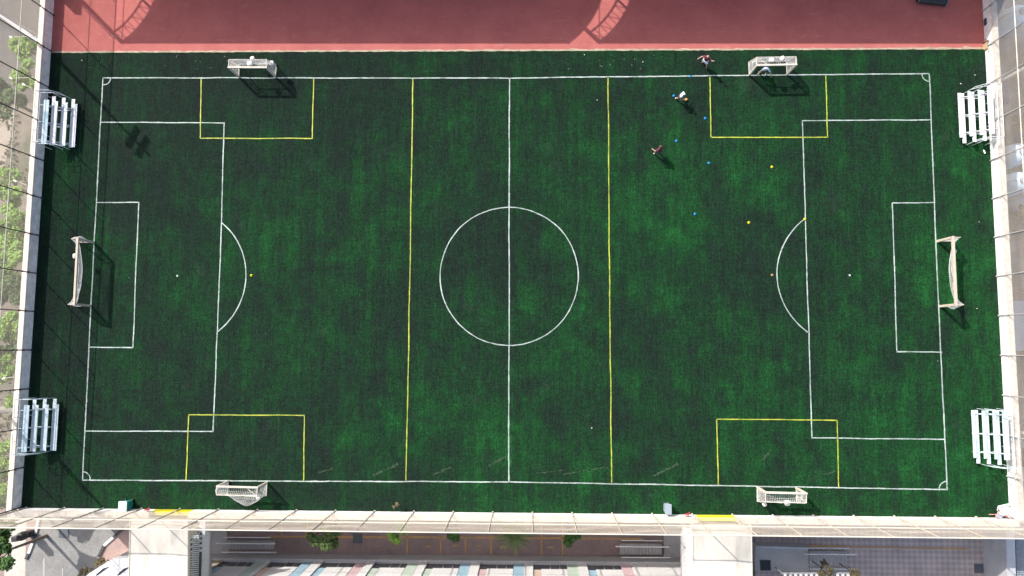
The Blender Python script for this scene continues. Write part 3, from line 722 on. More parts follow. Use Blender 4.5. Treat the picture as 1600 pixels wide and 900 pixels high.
# ------------------------------------------------------------------ right side, lower level
sheet(PP([(1350, -200), (1496, -200), (1496, 730), (1350, 730)], LOW), z1, 'service_road', mottled('pale_road', (.27, .265, .265), (.23, .225, .225), .5))
sheet(PP([(1496, -200), (1900, -200), (1900, 730), (1496, 730)], LOW), z1, 'service_yard', mottled('yard', (.22, .185, .155), (.155, .135, .12), .4, c3=(.28, .29, .30)))
tag(MB().prism(PP([(1584, 470), (1640, 470), (1640, 548), (1584, 548)], LOW + 2), LOW + .03, LOW + 2).build('machine_housing', mottled('housing', (.34, .38, .45), (.30, .34, .40), .8)), 'grey blue flat machine housing behind the right fence, level with the right goal', 'machine housing')
for i, (x, y, lb) in enumerate([(1600, 16, 'round pale blue water tank in the top right corner'),
                                (1601, 236, 'upper of two pale blue water tanks behind the right fence below the upper bleacher'),
                                (1602, 281, 'lower of two pale blue water tanks behind the right fence below the upper bleacher')]):
    p = P(x, y, LOW + 3.2); t = empty('water_tank', (p.x, p.y, LOW), label=lb, cat='water tank', group='round water tanks')
    MB().lathe([(.92, 0), (.95, .3), (.92, .6), (.95, .9), (.92, 1.2), (.95, 1.6), (.9, 2.2), (.8, 2.6), (.55, 2.9), (.3, 3.0)], n=28).build('body', tankm, t, smooth=True)
    MB().lathe([(.3, 0), (.32, .12), (.22, .18)], (0, 0, 2.99), 18).build('lid', greyp, t)
    MB().tube([(-.98, 0, .1), (-.98, 0, 2.4), (-.5, 0, 3.0)], .035, 6).build('pipe', metal, t)
for i, (x, y, r, lb) in enumerate([(1597, 190, .9, 'dark scrubby bush beside the upper right bleacher, behind the fence'), (1599, 330, .7, 'dull small bush below the lower water tank')]):
    p = P(x, y, LOW + 1.2); make_tree('bush', (p.x, p.y, LOW), 1.7, r, leaf_d, 500, lb, 'bush', seed=90 + i, trunk_r=.06, leaf=.1)

# ------------------------------------------------------------------ floodlight masts
def mast(px, py, n, ztop, heads, label):
    p = P(px, py, 0); p = Vector((p.x, p.y, LOW)); t = empty('floodlight_mast', p, label=label, cat='floodlight mast', group='floodlight masts outside the walls')
    MB().tube([(0, 0, 0), (0, 0, 6 - 0), (0, 0, ztop - LOW)], [.17, .14, .08], 12).build('pole', metal, t, smooth=True)
    MB().box((0, 0, .05), (.7, .7, .1)).build('base_plate', metal, t)
    tc = Vector((-p.x, -p.y, 0)).normalized(); sdv = Vector((-tc.y, tc.x, 0)); ang = math.atan2(sdv.y, sdv.x)
    for hz in heads:
        h = MB(); h.box((0, 0, hz - LOW), (1.7, .1, .1), ang); h.build('crossarm', metal, t)
        for k in (-.58, -.0, .58):
            q = sdv * k + tc * .18
            MB().box((q.x, q.y, hz - LOW), (.54, .2, .5), ang).build('lamp', metal, t, bevel=.03)
mast(45, 47.5, nl, 12.8, (10.75, 11.75), 'pale steel floodlight mast outside the wall at the top left')
mast(21, 640, nl, 12.8, (10.75, 11.75), 'pale steel floodlight mast outside the wall by the lower left bleacher')
mast(1572, 123, nr, 12.8, (10.75, 11.75), 'pale steel floodlight mast behind the wall at the upper right bleacher')
mast(1592, 675.5, nr, 12.8, (10.75, 11.75), 'pale steel floodlight mast behind the wall at the lower right bleacher')
# small lamps on arms outside the left wall
for x, y, hx, hy, lb in [(58, 57, 17, 58, 'white lamp on a thin arm near the mast at the top left'), (52, 121, 17, 122, 'white lamp on a thin arm beside the pale tree at the top left'),
                         (50, 138, 37, 132, 'white lamp on a short arm just above the upper left bleacher'), (41, 288.5, 23.5, 282.5, 'white lamp on an arm beside the wall below the sandy path'),
                         (22, 589, 6, 591, 'white hooked lamp on an arm above the lower left bleacher')]:
    zz = .55; a = P(x, y, zz); b = P(hx, hy, zz); t = empty('wall_lamp', a, label=lb, cat='lamp', group='white lamps on arms outside the left wall'); b = b - a
    MB().tube([(0, 0, 0), (b.x * .85, b.y * .85, .0)], .02, 6).build('arm', railm, t)
    MB().box((b.x, b.y, 0), (.26, .13, .09), .6 if y > 500 else -.5).build('lamp_head', white_b, t, bevel=.03)

# ------------------------------------------------------------------ shade canopies north of the picture (seen by their shadows)
def canopy(pxa, pxb, label, z0=7.0):
    yl_ = 66
    A = P(pxa, yl_) - Vector((SH[0], SH[1], 0)) * z0; B = P(pxb, yl_ - .0) - Vector((SH[0], SH[1], 0)) * z0
    t = empty('shade_canopy', (A.x, A.y, 0), label=label, cat='canopy', group='arched shade canopies beside the track')
    Lx = (B - A).length; RX = 10.6
    def arc(u): y = 2 * RX * u; return Vector((0, y, z0 + .72 * y - .034 * y * y))
    dv = (B - A).normalized()
    n = 40; m = MB()
    for k in (0, 1):
        z_ = .03 * k; 
    vs = [];
    for i in range(n + 1):
        p = arc(i / n)
        for e in (0, Lx): vs.append(p + dv * e)
    vs2 = [v + Vector((0, 0, -.02)) for v in vs]
    m.add(vs, [(2 * i, 2 * i + 2, 2 * i + 3, 2 * i + 1) for i in range(n)]); m.add(vs2, [(2 * i + 1, 2 * i + 3, 2 * i + 2, 2 * i) for i in range(n)])
    m.build('membrane', principled('canopy_membrane', (.7, .7, .68), .7), t)
    for e in (0, Lx):
        tr = MB(); up = [arc(i / 30) + dv * e for i in range(31)]; lo = []
        for i in range(31):
            lo.append(arc(i / 30) + Vector((0, 0, -.95)) + dv * e)
        tr.tube(up, .09, 6); tr.tube(lo, .07, 6)
        for i in range(0, 30):
            tr.tube([lo[i], up[i]], .03, 5); 
            if i % 2 == 0: tr.tube([lo[i], up[i + 1]], .03, 5)
        tr.tube([Vector((0, 0, z0)) + dv * e, Vector((0, 2 * RX, z0)) + dv * e], .03, 5)
        tr.build('truss', metal, t)
        for yy in (0, 2 * RX):
            MB().tube([Vector((0, yy, 0)) + dv * e, Vector((0, yy, z0)) + dv * e], .17, 10).build('column', metal, t)
    for k in range(1, 7):
        e = Lx * k / 7
        for yy in (0, 2 * RX): MB().tube([Vector((0, yy, 0)) + dv * e, Vector((0, yy, z0 + .02)) + dv * e], .1, 8).build('column', metal, t)
    for yy in (0, 2 * RX): MB().tube([Vector((0, yy, z0)), Vector((0, yy, z0)) + dv * Lx], .1, 8).build('eaves_beam', metal, t)
canopy(190.5, 888, 'long arched membrane canopy beside the track, throwing the left of the two broad shadows')
canopy(936.5, 1640, 'long arched membrane canopy beside the track, throwing the right of the two broad shadows')

# ------------------------------------------------------------------ goals
def wire_sheet(fn, nu, nv, r, mb):
    for i in range(nu + 1):
        mb.tube([fn(i / nu, j / max(8, nv // 2)) for j in range(max(8, nv // 2) + 1)], r, 4, False)
    for j in range(nv + 1):
        mb.tube([fn(i / max(10, nu // 2), j / nv) for i in range(max(10, nu // 2) + 1)], r, 4, False)
def make_goal(A, B, label, group, post, d_top, d_bot, inward=0., fm=gframe, seed=0, spill=0., side_spill=0, slack=False):
    """A,B foot of the posts on the line; goal extends to its back"""
    mid_ = (A + B) / 2; back = Vector((-(B - A).y, (B - A).x, 0)).normalized()
    if back.dot(mid_) < 0: back = -back
    ux = (B - A).normalized(); 
    rz = math.atan2(back.y, back.x) - math.pi / 2; t = empty('goal', (mid_.x, mid_.y, 0), rz, label, 'goal', group)
    wd = (B - A).length / 2; H = 2.0; rnd = random.Random(seed); pr = post / 2
    for sg in (-1, 1): MB().box((sg * wd, 0, H / 2), (post, post, H)).build('post', fm, t, bevel=.01)
    MB().box((0, 0, H), (wd * 2 + post, post, post)).build('crossbar', fm, t, bevel=.01)
    for sg in (-1, 1):
        m = MB(); m.tube([(sg * wd, 0, H), (sg * wd, d_top, H)], .035, 8); m.tube([(sg * wd, d_top, H), (sg * wd, d_bot, .03)], .035, 8)
        m.tube([(sg * wd, 0, .04), (sg * wd, d_bot, .04)], .04, 8); m.build('side_frame', fm, t)
    m = MB(); m.tube([(-wd, d_bot, .04), (wd, d_bot, .04)], .04, 8)
    if not slack: m.tube([(-wd, d_top, H), (wd, d_top, H)], .03, 8); m.tube([(-wd, d_top, H), (-wd + .75, .1, H - .05)], .025, 6)
    m.build('rear_frame', fm, t)
    pull = lambda u: abs(2 * u - 1) ** 9 * (1 if u > .5 else .9) + (.10 + .12 * noise.noise(Vector((u * 9, seed, 0)))) if slack else 1.0
    nb_ = MB(); r = .0085
    def back_f(u, v):
        x = -wd + 2 * wd * u; tp_ = d_top * pull(u); y = tp_ + (d_bot - tp_) * v; z = (H - (.06 if slack else 0)) * (1 - v) + .03
        s = math.sin(math.pi * u) ; k = math.sin(math.pi * min(1, v * .92 + .04))
        wob = noise.noise(Vector((u * 5 + seed, v * 3, 1.3))) * .22
        return Vector((x, y - inward * s * (v ** 1.3) + (wob * k if inward else wob * k * .6) + spill * k * max(0, math.sin(math.pi * min(1, u * 1.3))) , z - .12 * s * (1 - v) * 0))
    wire_sheet(back_f, int(wd * 2 / .13), 16, r, nb_)
    def top_f(u, v):
        s = math.sin(math.pi * v) * math.sin(math.pi * u); return Vector((-wd + 2 * wd * u, d_top * v * pull(u), H - .05 - .28 * s * (1 + .5 * noise.noise(Vector((u * 6, v, seed))))))
    wire_sheet(top_f, int(wd * 2 / .13), max(4, int(d_top / .1)), r, nb_)
    for sg in (-1, 1):
        def side_f(u, v, sg=sg):
            yb = d_top + (d_bot - d_top) * v; k = math.sin(math.pi * u) * math.sin(math.pi * min(1, v * .85 + .1))
            out = side_spill if sg > 0 else side_spill * .3
            return Vector((sg * (wd + (out + .09 * noise.noise(Vector((u * 3, v * 4, seed + sg)))) * k), yb * u, H * (1 - v) + .02))
        wire_sheet(side_f, 9, 16, r, nb_)
    nb_.build('net', gnet, t)
    return t
g1 = 'small cream goals along the touchlines'; g2 = 'wide cream goals at the two ends'
make_goal(P(373.5, 120.3), P(430.5, 120.5), 'small goal at the top left touchline with white bags on its net', g1, .13, .62, 1.05, seed=1, side_spill=.35)
make_goal(P(1170.5, 117.5), P(1229.5, 116.5), 'small goal at the top right touchline with the goalkeeper in its mouth', g1, .13, .62, 1.05, seed=2, side_spill=.2)
make_goal(P(357, 752), P(417.5, 753.8), 'small goal at the bottom left touchline with a torn net spilling behind it', g1, .13, .62, 1.0, seed=3, spill=.75, side_spill=.3)
make_goal(P(1183, 761), P(1244, 762.5), 'small goal at the bottom right touchline near the second yellow gate', g1, .14, .68, 1.05, seed=4, side_spill=.25)
make_goal(P(146.5, 379), P(141.5, 477.8), 'wide goal on the left goal line', g2, .16, .50, 1.15, inward=.38, fm=gframe2, seed=5, side_spill=.3, slack=True)
make_goal(P(1465, 377), P(1469.5, 478.5), 'wide goal on the right goal line', g2, .18, .55, 1.15, inward=.42, fm=gframe2, seed=6, side_spill=.2, slack=True)
# bags hung on / lying behind the goals
def blob(name, px, py, z, dims, mat, label, cat, group=None, seed=0, rz=0):
    p = P(px, py, z); bm = bmesh.new(); bmesh.ops.create_icosphere(bm, subdivisions=3, radius=1)
    for v in bm.verts:
        c = v.co.copy(); k = 1 + .22 * noise.noise(c * 1.7 + Vector((seed, 0, 0)))
        sgn = lambda a: math.copysign(abs(a) ** .6, a)
        v.co = Vector((sgn(c.x) * dims[0] / 2, sgn(c.y) * dims[1] / 2, sgn(c.z) * dims[2] / 2)) * k
    me = bpy.data.meshes.new(name); bm.to_mesh(me); bm.free(); me.materials.append(mat)
    for f in me.polygons: f.use_smooth = True
    o = bpy.data.objects.new(name, me); COL.objects.link(o); o.location = p; o.rotation_euler = (0, 0, rz)
    return tag(o, label, cat, group)
gB = 'pale bags on the goals'
blob('white_bag', 390.5, 99.5, 1.95, (.42, .34, .26), bag, 'white bag lying on the net in the middle of the top left goal', 'bag', gB, 1)
blob('white_bag', 394.5, 90.8, 1.2, (.34, .24, .2), bag, 'small white bag hanging behind the top left goal', 'bag', gB, 2, .4)
blob('white_bag', 424.5, 99, 1.3, (.42, .38, .3), bag, 'white bag on the right corner of the top left goal', 'bag', gB, 3)
blob('white_bag', 1205.5, 94, 1.95, (.40, .32, .26), bag, 'squarish white bag on top of the top right goal net', 'bag', gB, 4)
blob('white_bag', 1222, 91.5, 1.9, (.40, .34, .28), bag, 'round white bag at the rear right of the top right goal', 'bag', gB, 5, .6)
blob('white_bag', 404, 777.3, 1.2, (.38, .28, .26), bag, 'cream bag hanging behind the bottom left goal', 'bag', gB, 6, .2)
blob('white_bag', 1230, 785.5, 1.3, (.38, .42, .26), bag, 'white bag hanging behind the middle of the bottom right goal', 'bag', gB, 7)
blob('white_bag', 1194.5, 788, 1.0, (.28, .3, .2), bag, 'small white bag behind the left corner of the bottom right goal', 'bag', gB, 8, .5)
blob('white_bag', 117, 400, 1.3, (.26, .38, .26), bag, 'white bag at the back of the left end goal', 'bag', gB, 9)
blob('white_bag', 1492, 393, 1.2, (.18, .26, .2), bag, 'small white bag at the back of the right end goal', 'bag', gB, 10)

# ------------------------------------------------------------------ bleachers: front faces +x
def make_bleacher(back, alu):
    t = empty('bleacher'); LN = 3.5; pitch = .57
    for i in range(4):
        z = .45 + .32 * i; x = -pitch * i
        MB().box((x, 0, z), (.25 if i < 3 else .42, LN, .045)).build('seat_plank', alu if i < 3 else back, t, bevel=.008)
        if i < 3:
            for k in (0,):
                MB().box((x - .275, .21, z - .10 ), (.275, LN + .42, .045)).build('foot_plank', alu if i != 1 else alu, t, bevel=.008)
    for y in (-1.45, 0, 1.35):
        m = MB()
        m.tube([(-.25, y, .33), (-pitch * 3 - .1, y, .22 + .32 * 3.3)], .03, 6)
        for i in range(4):
            x = -pitch * i; z = .45 + .32 * i
            m.tube([(x - .1, y, .0), (x - .05, y, z - .03)], .025, 6); m.tube([(x + .04, y, z - .05), (x - pitch + .02, y, z - .05)], .024, 6)
        m.tube([(-.35, y, .03), (-pitch * 3 - .25, y, .03)], .03, 6)
        m.build('support_frame', alu, t)
    gr = MB(); xb = -pitch * 3 - .30; y0, y1 = -LN / 2 - .08, LN / 2 + .48; zt = 2.3
    for z in (zt, 1.75): gr.tube([(xb, y0, z), (xb, y1, z)], .022, 6)
    for y in (y0, y1, 0, -.9, .9): gr.tube([(xb, y, .0), (xb, y, zt)], .022, 6)
    for y in (y0, y1):
        for z in (zt, 1.7):
            gr.tube([(xb, y, z), (xb + 1.0, y, z - .05), (xb + 1.45, y, z - .75)], .022, 6)
        gr.tube([(xb + 1.45, y, zt - .75), (xb + 1.45, y, 0)], .022, 6)
        gr.tube([(xb + .9, y, zt - .05), (xb + .9, y, .0)], .02, 6)
    gr.build('guard_rail', alu, t)
    return t
b0 = make_bleacher(alu_old, alu); b1 = make_bleacher(alu_old, alu_pale); b2 = make_bleacher(alu, alu); b3 = make_bleacher(alu_pale, alu_pale); gb = 'aluminium bleachers at the four corners'
for i, (x, y, rot, lb) in enumerate([(116.5, 196, 0, 'aluminium bleacher with four rows at the upper left, half over the shaded wall'),
                                     (87.5, 668, 0, 'aluminium bleacher with four rows at the lower left, weathered pale blue back seat'),
                                     (1500.5, 180, math.pi, 'aluminium bleacher with four rows at the upper right, with a bottle lying below it'),
                                     (1522, 678, math.pi, 'aluminium bleacher with four rows at the lower right, above the heap of chairs')]):
    o = (b0, b1, b2, b3)[i]; p = P(x, y, .45); o.location = (p.x, p.y, 0)
    d = dl if i < 2 else dr
    o.rotation_euler = (0, 0, rot + math.atan2(d.y, d.x) - math.pi / 2); tag(o, lb, 'bleacher', gb)

# ------------------------------------------------------------------ small things on the pitch
def cone(px, py, mat, label, group):
    p = P(px, py); t = empty('marker_cone', (p.x, p.y, 0), label=label, cat='cone', group=group)
    MB().lathe([(.105, .004), (.11, .02), (.085, .06), (.05, .11), (.035, .115), (.04, .09), (.07, .05)], n=16).build('disc', mat, t, smooth=True)
gC = 'blue marker cones'; gY = 'yellow marker cones'
for x, y, lb in [(1078.5, 119.5, 'blue marker on the white touchline near the player in maroon'), (1053, 149.8, 'blue marker at the foot of the player in white'),
                 (1102, 185, 'blue marker just left of the upper right yellow box line'), (1056.8, 220.5, 'blue marker up and right of the lowest player'),
                 (1107.7, 255, 'blue marker below the corner of the upper right yellow box'), (1086, 334.5, 'blue marker alone, lowest of the blue ones')]: cone(x, y, blue, lb, gC)
for x, y, lb in [(1206, 261, 'yellow marker below the upper right yellow box, highest of the yellow ones'), (1170, 348, 'yellow marker left of the right penalty arc'),
                 (1257.5, 342.5, 'yellow marker on the upper end of the right penalty arc'), (393, 430.5, 'yellow marker just outside the left penalty arc')]: cone(x, y, yel, lb, gY)
cone(1206.5, 430, principled('tan_plastic', (.30, .22, .08), .6), 'dull tan marker just outside the right penalty arc', gY)
p = P(1072, 155.5, .115); t = MB(); bm = bmesh.new(); bmesh.ops.create_icosphere(bm, subdivisions=3, radius=.115)
me = bpy.data.meshes.new('ball'); bm.to_mesh(me); bm.free()
for f in me.polygons: f.use_smooth = True
om = principled('ball_skin', (.75, .28, .08), .45); vv = N(om, 'ShaderNodeTexVoronoi'); L(om, coords(om, obj=True), vv.inputs['Vector']); vv.inputs['Scale'].default_value = 9
base(om, mix(om, ramp(om, vv.outputs[0], [(.2, (0, 0, 0)), (.5, (1, 1, 1))]), (.85, .55, .30), (.70, .20, .04)))
me.materials.append(om); o = bpy.data.objects.new('ball', me); COL.objects.link(o); o.location = p
tag(o, 'orange football beside the player in white', 'ball')

# bins, boxes, hose reels
def bin_(px, py, m1, m2, label, leanx=0, s=1.0):
    p = P(px, py); t = empty('wheelie_bin', (p.x, p.y, 0), .0, label, 'bin')
    MB().add([(-.25 * s, -.28, 0), (.25 * s, -.28, 0), (.25 * s, .28, 0), (-.25 * s, .28, 0), (-.31 * s, -.34, .95), (.31 * s, -.34, .95), (.31 * s, .34, .95), (-.31 * s, .34, .95)],
             [(3, 2, 1, 0), (4, 5, 6, 7), (0, 1, 5, 4), (1, 2, 6, 5), (2, 3, 7, 6), (3, 0, 4, 7)]).build('body', m1, t, bevel=.02)
    MB().box((0, -.0, .99), (.64 * s, .74, .07)).box((0, .36, .97), (.5 * s, .06, .06)).build('lid', m2, t, bevel=.02)
    for sg in (-1, 1): MB().tube([(sg * .27 * s - .03, .3, .1), (sg * .27 * s + .03, .3, .1)], .1, 12).build('wheel', black, t)
    return t
bin_(203, 787.0, teal, tealw, 'teal bin with pale lid against the bottom wall near the left corner', s=1.0)
bin_(1040.5, 791.5, greyp, greyp, 'grey bin with a rounded lid against the bottom wall near the right gate', s=.75)
def reel(px, py, label):
    p = P(px, py, .85); t = empty('hose_reel', p, label=label, cat='hose reel'); t.scale = (.62, .62, .62)
    m = MB()
    for k in range(3): m.tube([(math.cos(a) * (.2 + .03 * k), -.03 * k, math.sin(a) * (.2 + .03 * k)) for a in [i * .52 for i in range(13)]], .028, 6)
    m.build('hose', red, t); MB().box((0, -.1, 0), (.5, .1, .5)).build('backplate', pink, t); MB().box((.3, .1, .0), (.14, .22, .14), .4).build('valve', red, t)
reel(229, 795.5, 'red hose reel on the bottom wall left of the first yellow gate')
reel(1073, 803.0, 'faded red hose reel on the bottom wall left of the second yellow gate')
# heap in the bottom right corner
p = P(1565, 796); t = empty('chair_heap', (p.x, p.y, 0), label='heap of folded white and pink metal chairs and frames in the bottom right corner', cat='chairs')
rc = random.Random(11)
for k in range(7):
    m = MB(); cx, cy, cz = rc.uniform(-.5, .55), rc.uniform(-.42, .42), rc.uniform(.05, .45); rm = Matrix.Rotation(rc.uniform(0, 6.28), 3, 'Z') @ Matrix.Rotation(rc.uniform(-.7, .7), 3, 'X')
    pts = [Vector(q) for q in ((-.22, -.22, 0), (.22, -.22, 0), (.22, .22, 0), (-.22, .22, 0), (-.22, -.22, 0))]
    m.tube([rm @ q + Vector((cx, cy, cz + .2)) for q in pts], .022, 6)
    for q in pts[:4]: m.tube([rm @ q + Vector((cx, cy, cz + .2)), rm @ (q + Vector((0, 0, .42))) + Vector((cx, cy, cz + .2))], .018, 6)
    mt = rc.choice([pink, white_b, alu]); fr = m.build('chair_frame', mt, t)
    MB().box(Vector((cx, cy, cz + .22)), (.4, .38, .03), rm=rm).build('chair_seat', rc.choice([tealw, white_b, greyp, alu]), t)
MB().tube([(-1.0, -.35, .1), (.9, -.3, .35)], .03, 6).build('loose_pole', pink, t); MB().tube([(-.3, -.3, .3), (.3, -.5, .6), (.8, -.2, .2)], .025, 6).build('loose_pole', pink, t)
# cardboard box
p = P(1541.5, 74.0); t = empty('cardboard_box', (p.x, p.y, 0), .1, 'open tan cardboard box against the right wall where turf meets track', 'box')
m = MB()
for c_, d_ in (((0, -.21, .25), (.5, .02, .5)), ((0, .21, .25), (.5, .02, .5)), ((-.24, 0, .25), (.02, .4, .5)), ((.24, 0, .25), (.02, .4, .5)), ((0, 0, .01), (.46, .4, .02))): m.box(c_, d_)
m.build('carton', cardboard, t)
MB().box((-.02, -.36, .52), (.5, .32, .02), rm=Matrix.Rotation(.1, 3, 'X')).build('flap', cardboard, t)
MB().box((.0, .5, .35), (.62, .03, .5), rm=Matrix.Rotation(.5, 3, 'Z') @ Matrix.Rotation(.5, 3, 'X')).build('board', brownb, t)
p = P(1539.5, 36); t = empty('sports_bag', (p.x, p.y, 0), 0, 'dark bag leaning on the right wall in the shade', 'bag')
MB().box((0, 0, .22), (.34, .62, .42)).build('body', principled('navy_fabric', (.03, .045, .085), .8), t, bevel=.1)
MB().box((.02, 0, .44), (.16, .3, .05)).build('pocket', principled('grey_fabric', (.16, .19, .24), .8), t, bevel=.02)
MB().tube([(0, -.2, .4), (-.1, 0, .56), (0, .2, .4)], .02, 6).build('strap', black, t)
# rolled black mat
a = P(1430.5, 1); b = P(1475.5, 6.5); t = empty('rolled_mat', ((a + b) / 2).to_tuple(), label='rolled black mat lying on the shaded red track at the top right', cat='mat'); o = t.location
d = (b - a) / 2
m = MB(); m.tube([-d + Vector((0, 0, .3)), d + Vector((0, 0, .3))], .30, 20); m.tube([-d * .99 + Vector((.0, .3, .24)), d * .99 + Vector((0, .3, .24))], .24, 18); m.build('roll', black, t, smooth=False)
m = MB()
for k in (-.97, .97): m.tube([d * k + Vector((0, 0, .3)), d * (k + .02) + Vector((0, 0, .3))], .315, 20)
m.build('strap', greyp, t)
# bottle and scraps
def scrap(px, py, s, mat, label, cat='litter', name='litter', rz=0):
    p = P(px, py); m = MB(); m.add([(-s, -s * .4, .02), (0, -s * .6, .05), (s, 0, .02), (.1 * s, s * .6, .06), (-s * .6, s * .4, .03)], [(0, 1, 3, 4), (1, 2, 3)])
    m.add([(-s, -s * .4, .0), (0, -s * .6, .03), (s, 0, .0), (.1 * s, s * .6, .04), (-s * .6, s * .4, .01)], [(4, 3, 1, 0), (3, 2, 1)])
    o = m.build(name, mat, loc=(p.x, p.y, 0)); o.rotation_euler = (0, 0, rz); tag(o, label, cat, 'scraps of litter on the turf')
p = P(1537.5, 237.5); t = empty('bottle', (p.x, p.y, .05), .3, 'white bottle lying on the turf below the upper right bleacher', 'bottle')
MB().tube([(0, -.14, 0), (0, .1, 0), (0, .16, 0)], [.055, .055, .02], 10).build('body', white_b, t); MB().tube([(0, .16, 0), (0, .2, 0)], .022, 8).build('cap', blue, t)
for x, y, s, lb in [(924.5, 668.5, .10, 'pale scrap of paper on the turf right of the halfway line, lower half'), (1523, 117.5, .09, 'tiny white scrap between the corner arc and the right wall'),
                    (1004.5, 97, .09, 'pale scrap above the top touchline left of the maroon player'), (913, 85.5, .10, 'pale scrap on the turf edge below the gap in the shade'),
                    (1529.5, 347, .06, 'small white scrap between right goal and right wall'), (1526.5, 482, .07, 'small white scrap below the right goal'),
                    (128, 94.5, .10, 'pale scrap on the turf at the top left corner'), (1465, 564, .06, 'small pale scrap left of the right goal line below the small box'),
                    (933, 156.5, .09, 'pale scrap left of the right yellow line near the top'), (1501, 131, .11, 'yellowish scrap of cord above the upper right bleacher'), (202, 434.5, .04, 'tiny scrap just left of the small box line, left end')]:
    scrap(x, y, s * .6, bag, lb, rz=x)
# worn pale scuffs along the turf edge
m = MB(); rs = random.Random(3)
for i in range(40):
    x = rs.choice([rs.uniform(95, 330), rs.uniform(880, 1060), rs.uniform(250, 420)]); y = rs.uniform(86, 108); p = P(x, y); s = rs.uniform(.015, .045); a = rs.uniform(0, 3)
    dx, dy = Vector((math.cos(a), math.sin(a), 0)) * s, Vector((-math.sin(a), math.cos(a), 0)) * s * .4
    m.add([p - dx - dy + Vector((0, 0, .01)), p + dx - dy + Vector((0, 0, .02)), p + dx + dy + Vector((0, 0, .025)), p - dx + dy + Vector((0, 0, .015))], [(0, 1, 2, 3)])
tag(m.build('debris', mottled('debris', (.30, .34, .28), (.20, .24, .18), 3)), 'fine pale debris scattered along the top edge of the turf', 'debris', kind='stuff')

